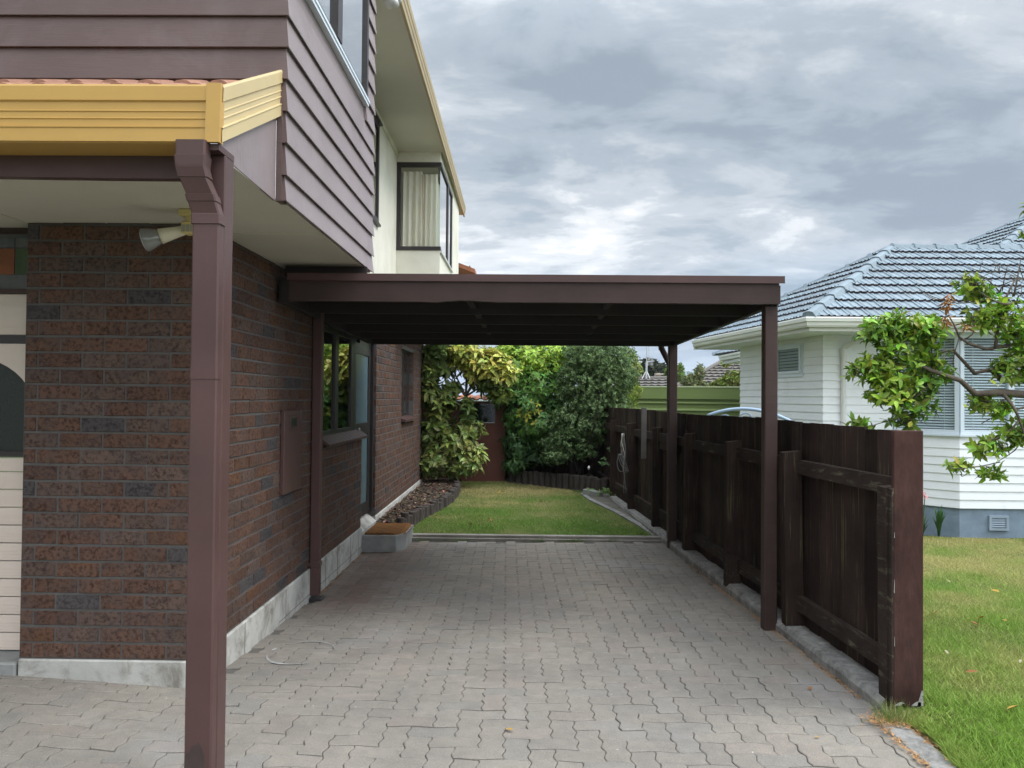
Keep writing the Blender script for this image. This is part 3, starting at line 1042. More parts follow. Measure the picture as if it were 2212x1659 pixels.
# ------------------------------------------------------------------ cream rendered upper wall, bay window, eaves
EZ = 4.98
cw = MB()
BY0, BY1, BX = 10.573, 13.62, -1.166
NY0, NY1, NZ0, NZ1 = 8.0, 9.21, 3.665, 4.86
cw.box(XW - .12, XW, SYE, NY0, ZB1 + .002, EZ)
cw.box(XW - .12, XW, NY1, BY0 + .05, ZB1 + .002, EZ)
cw.box(XW - .12, XW, NY0, NY1, ZB1 + .002, NZ0)
cw.box(XW - .12, XW, NY0, NY1, NZ1, EZ)
cw.box(XW + .0005, XW + .022, SYE, BY0, EZ - .07, EZ)
# bay body under, above and beside its window
BZ0, BZ1 = 3.615, 4.835
BWY = 12.30
cw.box(XW - .1, BX, BY0, BY1, 2.75, BZ0)
cw.box(XW - .1, BX, BY0, BY1, BZ1, EZ)
cw.box(XW - .1, BX, BWY, BY1, BZ0, BZ1)
cw.box(-4.5, XW - .1, 13.5, BY1, 2.55, EZ)
cw.build('rendered_wall', M['cream_render'], house)
w = MB()
w.box(XW - .02, XW + .015, NY0, NY0 + .06, NZ0, NZ1); w.box(XW - .02, XW + .015, NY1 - .06, NY1, NZ0, NZ1)
w.box(XW - .02, XW + .015, NY0 + .06, NY1 - .06, NZ0, NZ0 + .06); w.box(XW - .02, XW + .015, NY0 + .06, NY1 - .06, NZ1 - .06, NZ1)
w.box(XW - .0, XW + .05, NY0 - .01, NY1 + .012, NZ1, NZ1 + .02); w.box(XW + .0, XW + .04, NY0 - .01, NY1 + .01, NZ0 - .03, NZ0)
nw = w.build('window', M['frame_dark'], house)
p = MB(); p.box(XW - .006, XW - .002, NY0 + .06, NY1 - .06, NZ0 + .06, NZ1 - .06); p.build('pane', M['pane'], nw)
p = MB(); p.box(XW - .6, XW - .5, NY0 - .2, NY1 + .2, NZ0 - .2, NZ1 + .2); p.build('room_backing', M['dark_room'], nw)
w = MB()
f_ = .055
w.box(XW, BX + .012, BY0 - .012, BY0 + .05, BZ0, BZ0 + f_)                 # front sill rail
w.box(XW, BX + .014, BY0 - .02, BY0 + .05, BZ1 - f_, BZ1)                  # front head
w.box(XW, XW + f_, BY0 - .011, BY0 + .05, BZ0 + f_, BZ1 - f_)
w.box(BX - .05, BX + .014, BY0 + .0505, BWY, BZ1 - f_, BZ1)
w.box(BX - .05, BX + .012, BY0 + .0505, BWY, BZ0, BZ0 + .03)
w.box(BX - .05, BX + .011, 11.55, 11.68, BZ0 + .03, BZ1 - f_)
w.box(BX - .05, BX + .011, 12.17, 12.29, BZ0 + .03, BZ1 - f_)
w.box(BX - .04, BX + .006, 11.68, 11.73, BZ0 + .03, BZ1 - f_)
bay = w.build('bay_window', M['frame_dark'], house)
p = MB(); p.box(XW + f_, BX - .004, BY0 + .004, BY0 + .008, BZ0 + f_, BZ1 - f_); p.build('pane', M['bay_pane'], bay)
p = MB(); p.box(BX - .008, BX - .004, BY0 + .0085, 11.55, BZ0 + .03, BZ1 - f_); p.build('pane', M['pane'], bay)
p = MB(); p.box(BX - .008, BX - .004, 11.73, 12.17, BZ0 + .03, BZ1 - f_); p.build('pane', M['pane'], bay)
p = MB(); p.box(BX + .0, BX + .03, BY0 + .0, BWY + .02, BZ0 - .025, BZ0 - .001); p.build('sill', M['white_gutter'], bay)
c = MB(); curtain(c, (0, BY0 + .09, 0), (1, 0, 0), (0, 1, 0), XW + .08, BX - .26, BZ0, BZ1 - .1, .022, .09); c.build('curtain', M['curtain'], bay, smooth=True)
c = MB(); curtain(c, (0, BY0 + .12, 0), (1, 0, 0), (0, 1, 0), XW + .33, BX - .05, BZ0, BZ1 - .13, .022, .08); c.build('curtain', M['curtain'], bay, smooth=True)
c = MB(); curtain(c, (BX - .1, 0, 0), (0, 1, 0), (1, 0, 0), BY0 + .2, BWY, BZ0, BZ1 - .13, .02, .09); c.build('curtain', M['curtain'], bay, smooth=True)
c = MB(); c.box(XW + .335, XW + .35, BY0 + .07, BY0 + .085, BZ0, BZ1 - .15); c.build('curtain_edge', M['curtain_edge'], bay)
c = MB(); c.box(XW - .1, XW - .05, BY0, BWY, BZ0 - .02, BZ1); c.box(XW - .05, BX - .2, BY0 + .5, BY0 + .52, BZ0, BZ1); c.build('room_backing', M['soffit_paint'], bay)
# eaves
EX0, EX1, EYE = -1.085, -1.135, 14.25


def ex(y):
    return EX0 + (EX1 - EX0) * (y - 6.5) / (14.2 - 6.5)


e = MB()
e.prism([(XW - .1, 5.2, EZ), (ex(5.2), 5.2, EZ), (ex(EYE), EYE, EZ), (XW - .1, EYE, EZ)], (0, 0, .01))
e.build('eave_soffit', M['soffit_paint'], house)
e = MB()
pr = [(0.0, -.035), (.025, -.035), (.027, .02), (.034, .03), (.034, .085), (.04, .092), (.042, .155), (.03, .16), (0.0, .16)]
e.loft([[(ex(y) + o, y, EZ + z) for o, z in pr] for y in (5.2, EYE)])
e.build('eave_gutter', M['eave_metal'], house)
e = MB()
e.prism([(ex(6) - .02, 2.9, 5.13), (-5.0, 2.9, 7.0), (-9.0, 2.9, 5.13), (-9.0, 2.9, 5.06), (-5.0, 2.9, 6.9), (ex(6) - .02, 2.9, 5.06)], (0, EYE - 2.9, 0))
e.build('roof', M['terracotta'], house)
e = MB()
e.prism([(-.93, 14.5, 4.02), (-3.4, 14.5, 4.95), (-3.4, 14.5, 4.88), (-.93, 14.5, 3.94)], (0, 2.6, 0))
for i in range(9):
    xx = -3.2 + i * .27
    zz = 4.02 + (-.93 - xx) * (.93 / 2.47)
    e.box(xx, xx + .02, 14.49, 17.1, zz - .0, zz + .02)
e.build('rear_roof', M['terracotta'], house)
e = MB()
e.box(-4.4, -2.4, 15.0, 17.0, -.1, 4.6)
e.build('rear_wall', M['cream_render'], house)

# ------------------------------------------------------------------ lamps fixed under soffits
fl = thing('floodlight', 'ivory sensor floodlight fixed under the soffit beside the front post', 'light', (-1.60, 3.45, 2.535))
q = MB()
bx, by, bz = -1.70, 3.87, 2.535
q.bbox(bx - .045, bx + .05, by - .04, by + .04, bz - .034, bz, .006)
q.build('mount', M['yellow_plastic'], fl)
q = MB()
q.tube([(bx + .005, by, bz - .034), (bx + .005, by, bz - .062)], [.028, .022], 12)
q.bbox(bx - .03, bx + .07, by - .045, by + .035, bz - .125, bz - .060, .012)
sn = q.build('sensor', M['yellow_plastic'], fl)
q = MB()
for i in range(4):
    q.box(bx - .022 + i * .022, bx - .004 + i * .022, by - .0475, by - .0451, bz - .118, bz - .082)
q.build('lens', M['sensor_grey'], sn)
d0 = Vector((bx - .02, by, bz - .10)); dr = Vector((-.86, -.22, -.30)).normalized()
q = MB()
q.tube([d0, d0 + dr * .03, d0 + dr * .10, d0 + dr * .125], [.024, .026, .036, .04], 16)
q.build('socket', M['ivory_plastic'], fl, smooth=True)
q = MB()
q.tube([d0 + dr * .12, d0 + dr * .14, d0 + dr * .165, d0 + dr * .20, d0 + dr * .206], [.033, .040, .050, .060, .057], 24)
bl = q.build('reflector_bulb', M['chrome'], fl, smooth=True)
q = MB(); q.tube([d0 + dr * .2062, d0 + dr * .212, d0 + dr * .214], [.057, .042, .01], 24); q.build('lens', M['lamp_face'], bl, smooth=True)

sl_ = thing('eave_light', 'white twin floodlight fixed under the high cream eave', 'light', tuple(at(850, 2, 6.3)))
q = MB()
p0 = at(850, -6, 6.2); p1 = at(838, 10, 6.2); p2 = at(858, 8, 6.2)
q.bbox(p0.x - .05, p0.x + .06, 6.16, 6.26, p0.z - .02, EZ - .0005, .01)
q.build('mount', M['white_plastic'], sl_)
q = MB(); q.tube([p0, p1 + Vector((.0, -.03, .0))], [.05, .055], 16); q.build('lamp_head', M['white_plastic'], sl_, smooth=True)
q = MB(); q.tube([p0, p2 + Vector((.0, -.05, -.035))], [.02, .028], 12); q.build('lamp_head', M['white_plastic'], sl_, smooth=True)
# ================================================================== CARPORT
cp = thing('carport', 'flat roofed dark brown timber carport attached to the brick house wall', 'carport', (0, 5.5, 0))
FY = 5.40


def sloped(y):
    return 2.268 - 0.0235 * (y - 5.4)


q = MB()
n = 40
top = []; bot = []
for i in range(n + 1):
    x = -1.66 + 3.456 * i / n
    # slightly bitten lower edge left of the middle, as old sawn timber has
    chip = .012 * max(0, 1 - abs((x + .42) / .22)) - .006 * max(0, 1 - abs((x + .62) / .1))
    bot.append((x, FY, 2.268 + chip)); top.append((x, FY, 2.398))
b2 = [(p[0], FY + .045, p[2]) for p in bot]; t2 = [(p[0], FY + .045, p[2]) for p in top]
q.loft([top, bot, b2, t2], closed=False)
q.add([top[0], bot[0], b2[0], t2[0]], [(0, 1, 2, 3)]); q.add([top[-1], bot[-1], b2[-1], t2[-1]], [(3, 2, 1, 0)])
q.build('fascia_board', M['brown_timber'], cp)
q = MB()
q.box(-1.66, 1.79, FY + .008, FY + .03, 2.3985, 2.418)
q.box(-1.67, 1.822, FY - .016, FY - .013, 2.412, 2.462)
q.box(-1.67, 1.822, FY - .013, FY + .25, 2.459, 2.462)
q.box(-1.67, 1.822, FY - .020, FY - .0165, 2.410, 2.416)
q.box(-.436, -.433, FY - .0175, FY - .0161, 2.412, 2.462)
for xx in (-.9, .45, 1.3, 1.7):
    q.cyl((xx, FY + .05), .009, 2.462, 2.469, 8)
q.build('flashing', M['brown_paint'], cp)
q = MB(); q.box(-1.72, -1.13, FY + .10, FY + .12, 2.44, 2.5295); q.box(-1.72, -1.66, FY + .02, FY + .12, 2.268, 2.44); q.build('infill_board', M['dark_stain'], cp)
q = MB()
xs = []
x = -1.70
while x < 1.80:
    xs += [(x, 0), (x + .02, .022), (x + .045, .022), (x + .065, 0)]
    x += .19
xs = [(a, z) for a, z in xs if a < 1.82]
q.loft([[(a, FY + .0, sloped(FY) + .165 + z) for a, z in xs], [(a - .0, 8.78, sloped(8.78) + .165 + z) for a, z in xs]], closed=False)
q.build('roofing_sheet', M['steel_roof'], cp)
ry = [6.05, 6.72, 7.40, 8.02]


def bx_r(y):
    return 1.795 - .03 * (y - 5.45)


for y in ry:
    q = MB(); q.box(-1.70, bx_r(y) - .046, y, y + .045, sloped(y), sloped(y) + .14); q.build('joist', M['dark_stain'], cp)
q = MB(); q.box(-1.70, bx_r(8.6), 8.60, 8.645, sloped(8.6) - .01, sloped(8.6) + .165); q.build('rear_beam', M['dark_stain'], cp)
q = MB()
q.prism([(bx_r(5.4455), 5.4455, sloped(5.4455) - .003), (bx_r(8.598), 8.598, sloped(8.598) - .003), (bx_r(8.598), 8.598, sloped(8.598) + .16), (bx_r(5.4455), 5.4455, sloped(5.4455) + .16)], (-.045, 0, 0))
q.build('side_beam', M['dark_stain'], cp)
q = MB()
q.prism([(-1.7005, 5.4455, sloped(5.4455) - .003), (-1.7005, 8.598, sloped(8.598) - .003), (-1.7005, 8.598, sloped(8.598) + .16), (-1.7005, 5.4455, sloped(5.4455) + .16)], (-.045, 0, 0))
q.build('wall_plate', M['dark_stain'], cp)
ys = [5.4455] + ry + [8.60]
for xx in (-.42, .62):
    for ya, yb in zip(ys, ys[1:]):
        q = MB()
        q.box(xx, xx + .045, ya + .045 if ya > 5.5 else ya, yb, sloped(yb) + .045, sloped(yb) + .12)
        q.build('nogging', M['dark_stain'], cp)
        xx += .012
q = MB(); q.bbox(1.705, 1.795, 5.447, 5.537, -.05, sloped(5.5) - .004, .006); q.build('post', M['brown_timber'], cp)
q = MB(); q.bbox(1.608, 1.700, 8.50, 8.592, -.07, sloped(8.5) - .004, .006); q.build('post', M['brown_timber'], cp)
q = MB()
s0 = at(1428, 742, 8.72); s1 = at(1429, 756, 8.72); s2 = at(1447, 788, 8.72)
q.tube([s0, s1], .035, 8)
q.tube([s1 + Vector((.0, 0, .02)), s2], .033, 8)
q.tube([s2 + Vector((0, .01, .02)), (s2.x + .01, 8.74, -.04)], .033, 8)
q.build('downpipe', M['brown_timber'], cp)
q = MB()
N = 14
q.loft([[(-1.12 + .0 + xx, 6.1 + .11 * math.cos(math.pi * i / N), 2.44 + .075 * math.sin(math.pi * i / N)) for i in range(N + 1)] for xx in (-.12, 0, .02)], closed=False)
for i in range(5):
    q.box(-1.26 + i * .03, -1.25 + i * .03, 5.985, 5.995, 2.45, 2.475)
q.build('roof_vent', M['terracotta'], cp)

# ================================================================== GROUND
def sheet(name, x0, x1, y0, y1, fz, mat, step=.25, kind='structure'):
    nx = max(1, int((x1 - x0) / step)); ny = max(1, int((y1 - y0) / step))
    V = []
    for j in range(ny + 1):
        for i in range(nx + 1):
            x = x0 + (x1 - x0) * i / nx; y = y0 + (y1 - y0) * j / ny
            V.append((x, y, fz(x, y)))
    Fc = [(j * (nx + 1) + i, j * (nx + 1) + i + 1, (j + 1) * (nx + 1) + i + 1, (j + 1) * (nx + 1) + i) for j in range(ny) for i in range(nx)]
    o = np_mesh(name, V, Fc, np.ones((len(Fc), 3)), mat, smooth=True)
    tag(o, kind=kind)
    return o


def fence_x(y):
    return 1.54 + .053 * (12.8 - y)


def lawn_r(x, y):     # neighbour's lawn
    return .006 + .030 * min(1, max(0, (x - 1.93) / .22)) - .0835 * max(0, y - 4.0) + min(1, max(0, (x - 1.93) / .3)) * .010 * math.sin(x * 2.1 + y)


def lawn_b(x, y):     # back lawn behind the carport
    return -.062 + .010 * (y - 9) + .012 * math.sin(x * 2.3) * math.sin(y * 1.7)


def EDGE(x):  # paving / back lawn border line
    return 9.12 - .085 * (x + 1.35)


sheet('ground', -60, 90, -30, 140, lambda x, y: -1.7, M['far_land'], 10)
sheet('drive_bed', -6.5, 2.1, .6, 9.25, lambda x, y: G(x, y) - .012, M['joint'], .2)
sheet('neighbour_lawn', 1.93, 16, .6, 20, lawn_r, M['turf'], .3)
sheet('back_lawn', -2.0, 2.0, 8.7, 17.0, lambda x, y: lawn_b(x, y) if y > EDGE(x) + .10 else -.35, M['turf'], .07)

# interlocking zig-zag pavers in a herringbone
A = 0.1125
AMP = .0075


def warp(x, y):
    def wv2(t):
        p = (t / A) % 1.0
        v = abs(4 * p - 2) - 1
        return max(-1, min(1, v * 1.35))
    def wv(t):
        p = (t / (2 * A)) % 1.0
        v = abs(4 * p - 2) - 1
        return max(-1, min(1, v * 1.7))
    return x + AMP * wv2(y + .02), y + AMP * .62 * wv(x)


PV = []; PF4 = []; PT4 = []
tops = MB()
rot = R(1.2)
cr_, sr_ = math.cos(rot), math.sin(rot)
nx0, nx1, ny0, ny1 = int(-5.4 / A), int(3.0 / A), int(1.4 / A), int(9.6 / A)
cells = []
for i in range(nx0, nx1):
    for j in range(ny0, ny1):
        kk = (i + j) % 4
        if kk == 0: cells.append((i * A, j * A, 2 * A, A))
        elif kk == 2: cells.append((i * A, j * A, A, 2 * A))
SUB = 6
for (x0, y0, w_, h_) in cells:
    xc, yc = x0 + w_ / 2, y0 + h_ / 2
    X = xc * cr_ - yc * sr_; Y = xc * sr_ + yc * cr_
    if Y > EDGE(X) - .06 or Y < 1.6: continue
    if X > fence_x(max(Y, 4.0)) - .10: continue
    if Y > 4.30 and X < XW - .06: continue
    if X < -5.3 or (Y > 4.24 and X < XW): continue
    if -1.82 < X < -1.36 and Y > 8.55: continue
    if X > 1.66 and 5.4 < Y < 5.6: pass
    gp_ = .0010 + .0012 * rng.random()
    nw_ = SUB * int(round(w_ / A)); nh_ = SUB * int(round(h_ / A))
    out = []
    for k in range(nw_): out.append((x0 + w_ * k / nw_, y0))
    for k in range(nh_): out.append((x0 + w_, y0 + h_ * k / nh_))
    for k in range(nw_): out.append((x0 + w_ - w_ * k / nw_, y0 + h_))
    for k in range(nh_): out.append((x0, y0 + h_ - h_ * k / nh_))

    def inset(p, d):
        e_ = d + .0011
        a = min(max(p[0], x0 + d), x0 + w_ - d); b_ = min(max(p[1], y0 + e_), y0 + h_ - e_)
        a, b_ = warp(a, b_)
        return (a * cr_ - b_ * sr_, a * sr_ + b_ * cr_)
    dz = rng.normal(0, .0014); tx = rng.normal(0, .005); ty = rng.normal(0, .005)
    zf = lambda p: G(p[0], p[1]) + dz + tx * (p[0] - X) + ty * (p[1] - Y)
    r_lo = []; r_mid = []; r_top = []
    for p in out:
        a = inset(p, gp_); c_ = inset(p, gp_ + .004)
        z = zf(a)
        r_lo.append((a[0], a[1], z - .016)); r_mid.append((a[0], a[1], z - .003)); r_top.append((c_[0], c_[1], z))
    br = 0.95 + .10 * rng.random()
    cst = rng.random()
    base = (.262, .239, .211) if cst < .76 else ((.268, .236, .209) if cst < .9 else (.250, .233, .210))
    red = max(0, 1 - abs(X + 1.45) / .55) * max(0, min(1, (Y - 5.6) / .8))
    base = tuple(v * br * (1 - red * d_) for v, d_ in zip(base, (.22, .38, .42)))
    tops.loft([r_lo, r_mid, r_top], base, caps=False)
    tops.add(r_top, [list(range(len(r_top)))], base)
dv = tops.build('driveway', M['paver'])
tag(dv, kind='structure')

# kerb beam under the fence and the flush concrete strip toward the street
q = MB()
ya, yb = 4.02, 13.4
N = 40
rings = []
for i in range(N + 1):
    y = ya + (yb - ya) * i / N
    fxx = fence_x(y)
    z = .062 - .006 * (y - 4) + rng.normal(0, .003)
    zl = -1.0
    rings.append([(fxx - .145 + rng.normal(0, .003), y, zl), (fxx - .145, y, z - .03), (fxx - .128 + rng.normal(0, .004), y, z), (fxx + .05, y, z + .004), (fxx + .05, y, zl)])
q.loft(rings)
kb = q.build('kerb', M['kerb_concrete']); tag(kb, kind='structure')
q = MB()
rings = []
for i in range(16):
    y = .8 + (3.97 - .8) * i / 15
    xx = 1.80 + .02 * math.sin(y * 1.2) + max(0, 3.4 - y) * .06
    rings.append([(xx, y, -.2), (xx, y, G(1.8, y) + .004), (xx + .01, y, G(1.8, y) + .012), (xx + .125, y, G(1.8, y) + .014), (xx + .13, y, -.2)])
q.loft(rings)
kb = q.build('edging_strip', M['kerb_concrete']); tag(kb, kind='structure')
# concrete path and edging at the right of the back lawn
rings_b = []
pts = [(1.62, 8.95), (1.50, 9.9), (1.33, 11.0), (1.05, 12.2), (.98, 13.0)]
q = MB()
rings = []
for (x, y) in pts:
    z = lawn_b(x, y)
    rings.append([(x, y, z - .1), (x, y, z + .02), (x + .07, y, z + .025), (x + .075, y, z - .1)]); rings_b.append([(x + .075, y, z - .1), (x + .075, y, z + .006), (fence_x(y) - .14, y, z + .012), (fence_x(y) - .14, y, z - .1)])
q.loft(rings)
kb = q.build('lawn_kerb', M['kerb_concrete']); tag(kb, kind='structure')
q = MB(); q.loft(rings_b); kb = q.build('side_path', M['soil_path']); tag(kb, kind='structure')

# ------------------------------------------------------------------ timber edging between paving and lawn
q = MB()
for (o0, o1, z0, z1) in ((0.0, .045, -.15, -.075), (.047, .15, -.15, -.045)):
    a = [(-1.34, EDGE(-1.34) + o0, z0), (-1.34, EDGE(-1.34) + o1, z0), (-1.34, EDGE(-1.34) + o1, z1), (-1.34, EDGE(-1.34) + o0, z1)]
    c = [(1.60, EDGE(1.60) + o0, z0 + .03), (1.60, EDGE(1.60) + o1, z0 + .03), (1.60, EDGE(1.60) + o1, z1 + .045), (1.60, EDGE(1.60) + o0, z1 + .045)]
    q.loft([a, c])
o = q.build('timber_edging', M['grey_timber']); tag(o, 'weathered grey timber edging between the paving and the back lawn', 'edging')

# ------------------------------------------------------------------ step and mat
st_ = thing('concrete_step', 'grey concrete step block below the side door', 'step', (-1.55, 8.7, -.12))
q = MB()
q.prism([(XW + .013, 8.47, -.2), (-1.385, 8.47, -.2), (-1.30, 8.66, -.2), (-1.30, 9.20, -.2), (XW + .013, 9.20, -.2)], (0, 0, .265))
q.build('block', M['step_concrete'], st_)
q = MB(); q.prism([(XW + .014, 8.460, .03), (-1.385, 8.460, .03), (-1.292, 8.656, .03), (-1.292, 9.205, .03), (XW + .014, 9.205, .03)], (0, 0, .037)); q.build('top_slab', M['step_concrete'], st_)
q = MB()
V = []
nxm, nym = 14, 14
for j in range(nym + 1):
    for i in range(nxm + 1):
        x = -1.735 + .447 * i / nxm; y = 8.50 + .69 * j / nym; x -= .09 * max(0, (8.65 - y) / .15) * i / nxm
        z = .088 + .004 * math.sin(x * 40) * math.sin(y * 31)
        if i >= nxm - 1: z -= .016 * (i - nxm + 2)
        V.append((x, y, z))
Fm = [(j * (nxm + 1) + i, j * (nxm + 1) + i + 1, (j + 1) * (nxm + 1) + i + 1, (j + 1) * (nxm + 1) + i) for j in range(nym) for i in range(nxm)]
q.add(V, Fm)
rim = [V[i] for i in range(nxm + 1)]
q.loft([[(p[0], p[1], .066) for p in rim], rim], closed=False)
rim = [V[j * (nxm + 1) + nxm] for j in range(nym + 1)]
q.loft([[(p[0], p[1], .066) for p in rim], rim], closed=False)
o = q.build('doormat', M['doormat']); tag(o, 'rust brown woven doormat lying on the concrete step', 'doormat')

# ------------------------------------------------------------------ log edging and mulch bed on the left
path = [(-1.47, 9.33), (-1.43, 9.75), (-1.33, 10.5), (-1.20, 11.2), (-1.11, 12.0), (-1.09, 12.7), (-1.12, 13.4), (-1.18, 14.0)]


def along(path, step):
    out = []
    d = 0
    for (a, b_) in zip(path, path[1:]):
        L = math.hypot(b_[0] - a[0], b_[1] - a[1])
        while d < L:
            out.append((a[0] + (b_[0] - a[0]) * d / L, a[1] + (b_[1] - a[1]) * d / L)); d += step
        d -= L
    return out


def log_mesh(r, z0, z1):
    mb = MB()
    n = 14
    rings = []
    for z, k in ((z0, 1), (z0 + (z1 - z0) * .5, 1.0), (z1 - .008, 1.0), (z1, .92)):
        rings.append([(r * k * (1 + .03 * math.sin(3 * a + z * 9)) * math.cos(a), r * k * math.sin(a), z) for a in [2 * math.pi * i / n for i in range(n)]])
    mb.loft(rings)
    return mb


proto = None
for i, (x, y) in enumerate(along(path, .106)):
    if proto is None:
        proto = log_mesh(.050, -.14, .11).build('edging_log', M['log'])
        o = proto
    else:
        o = proto.copy(); COL.objects.link(o)
    o.location = (x + rng.normal(0, .006), y, rng.normal(0, .016) + (.03 if y > 12 else 0))
    o.rotation_euler = (rng.normal(0, .03), rng.normal(0, .03), rng.random() * 6)
    tag(o, 'short upright log in the dark edging along the bark mulch bed by the house', 'log', 'logs edging the mulch bed by the house')
path2 = [(1.40, 13.15), (1.15, 13.45), (.85, 13.75), (.5, 14.0), (.15, 14.25), (-.2, 14.42)]
proto = None
for i, (x, y) in enumerate(along(path2, .128)):
    if proto is None:
        proto = log_mesh(.060, -.16, .235).build('edging_log', M['log'])
        o = proto
    else:
        o = proto.copy(); COL.objects.link(o)
    o.location = (x + rng.normal(0, .006), y + rng.normal(0, .006), rng.normal(0, .01))
    o.rotation_euler = (rng.normal(0, .02), rng.normal(0, .02), rng.random() * 6)
    tag(o, 'upright log in the curved edging below the dense green shrubs', 'log', 'logs edging the shrub bed')
# mulch base + chips
V = []; Fc = []
pl = along(path, .2)
rows = []
for (x, y) in pl + [(-1.2, 14.3)]:
    rows.append([(XW + .0, y, .055 + (.02 if y > 10 else 0)), (-1.6, y, .085), ((x - 1.6) / 2, y, .09), (x - .02, y, .065)])
q = MB(); q.loft(rows, closed=False)
o = q.build('mulch_bed', M['soil'], smooth=True); tag(o, kind='structure')
nchip = 2600
Vc = []; Tc = []
for k in range(nchip):
    (xa, ya) = pl[rng.integers(len(pl))]
    y = ya + rng.uniform(-.1, .12); x = rng.uniform(XW + .02, xa - .05)
    z = .085 + .02 * rng.random() + (.0 if y > 9.8 else -.01)
    L = rng.uniform(.02, .075); w_ = rng.uniform(.005, .014); a = rng.random() * 6.28; t_ = rng.normal(0, .25)
    dx, dy = math.cos(a), math.sin(a)
    nx_, ny_ = -dy * w_, dx * w_
    Vc += [(x - dx * L / 2 + nx_, y - dy * L / 2 + ny_, z - t_ * L / 2), (x - dx * L / 2 - nx_, y - dy * L / 2 - ny_, z - t_ * L / 2), (x + dx * L / 2 - nx_, y + dy * L / 2 - ny_, z + t_ * L / 2 + .004), (x + dx * L / 2 + nx_, y + dy * L / 2 + ny_, z + t_ * L / 2 + .004)]
    s_ = rng.random()
    c0 = (.085, .055, .04) if s_ < .75 else ((.20, .135, .09) if s_ < .95 else (.32, .25, .17))
    Tc.append(tuple(v * rng.uniform(.7, 1.3) for v in c0))
Fc = np.arange(nchip * 4).reshape(-1, 4)
o = np_mesh('bark_mulch', Vc, Fc, np.array(Tc), M['litter'])
tag(o, 'brown bark mulch covering the bed by the house wall', 'mulch', kind='stuff')
sheet('shrub_bed', -.3, 1.7, 13.1, 15.6, lambda x, y: .06 if y > np.interp(x, [-.2, .15, .5, .85, 1.15, 1.4], [14.42, 14.25, 14.0, 13.75, 13.45, 13.15]) + .03 else -.3, M['soil'], .08)

# ================================================================== BROWN PALING FENCE
fe = thing('paling_fence', 'dark stained timber paling fence between the paved drive and the white house', 'fence', (fence_x(8), 8, 0))


def fpt(y, off, z):
    """point on the fence: off = toward the drive"""
    return (fence_x(y) - off, y, z)


def ftop(y):
    return 1.443 + .006 * math.sin(y * 1.3)


q = MB()
y = 4.03
while y < 15.4:
    w_ = .148 + rng.normal(0, .003)
    t_ = .019
    lap = (int(round((y - 4) / .15)) % 2) * .003
    zt = ftop(y) + rng.normal(0, .0025)
    zb = .045 - .006 * (y - 4)
    d_ = rng.normal(0, .0035)
    sh = rng.uniform(.6, 1.4)
    P = [fpt(y + .003, -.0 + d_ + lap, zb), fpt(y + w_ - .003, -.0 + d_ + lap + rng.normal(0, .002), zb), fpt(y + w_ - .003, lap + d_, zt + rng.normal(0, .0015)), fpt(y + .003, lap + d_, zt)]
    q.prism(P, (t_, .001, 0), (sh, sh, sh))
    y += w_ + .001
q.build('palings', M['fence_stain'], fe)
py = [4.05, 5.36, 6.62, 8.02, 9.50, 11.05, 12.6]
for i, y in enumerate(py):
    q = MB()
    ztp = 1.235 if i else 1.15
    off0, off1 = .002, .125
    lean = rng.normal(0, .012)
    w_ = .088
    z0 = .03 - .006 * (y - 4)
    if i == 2: off1 = .135
    q.prism([fpt(y - w_ / 2, off1, z0), fpt(y - w_ / 2, off0, z0), fpt(y - w_ / 2, off0 + lean, ztp + .012), fpt(y - w_ / 2, off1 + lean, ztp)], (0, w_, 0))
    q.build('post', M['fence_stain'] if i else M['fence_rail'], fe)
    if i == 2:
        q = MB(); q.prism([fpt(y - .075, .15, .02), fpt(y - .075, .02, .02), fpt(y - .075, .03, .27), fpt(y - .075, .145, .29)], (0, .07, 0)); q.build('post_stub', M['fence_rail'], fe)
for zt, hh in ((1.195, .095), (.255, .1)):
    for ya, yb in zip([4.05] + py[1:], py[1:] + [14.6]):
        q = MB()
        e0 = .045; e1 = .046
        if ya == 4.05 and zt > 1: e0 = -.03
        sag = rng.normal(0, .008)
        dz0 = -.004 * (ya - 4)
        zz = zt + dz0
        q.prism([fpt(ya + e0, .001, zz), fpt(yb - e1, .001, zz + sag), fpt(yb - e1, .001, zz + sag - hh), fpt(ya + e0, .001, zz - hh)], (-.05, 0, 0))
        # bevelled worn top so that it catches light
        q.build('rail', M['fence_rail'], fe)
q = MB(); q.bbox(1.897, 2.048, 3.965, 3.995, .045, 1.447, .004); q.build('end_board', M['fence_cap'], fe)
q = MB()
for (xx, zz, ww, hh) in ((2.015, .05, .03, .055), (1.985, .05, .05, .022), (2.03, .1, .016, .03), (1.90, .05, .05, .018), (1.899, .35, .003, .05), (1.8985, .62, .003, .07), (1.8985, .9, .003, .03), (1.93, .05, .02, .012)):
    q.prism([(xx, 3.9648, zz), (xx + ww, 3.9648, zz), (xx + ww, 3.9648, zz + hh * .8), (xx + ww * .6, 3.9648, zz + hh), (xx + ww * .3, 3.9648, zz + hh * .6)], (0, -.0012, 0))
q.build('bare_patch', M['bare_wood'], fe)
q = MB(); q.bbox(1.885, 1.9, 3.966, 4.0, .05, 1.15, .003); q.build('end_batten', M['fence_rail'], fe)
q = MB(); q.prism([fpt(8.6, .004, 1.08), fpt(9.44, .004, 1.075), fpt(9.44, .004, .985), fpt(8.6, .004, .99)], (-.04, 0, 0)); q.build('patch_board', M['fence_stain'], fe)
# bottom board behind
q = MB(); q.prism([fpt(8.1, .012, .16), fpt(14, .012, .13), fpt(14, .012, -.05), fpt(8.1, .012, 0)], (-.02, 0, 0)); q.build('bottom_board', M['fence_rail'], fe)

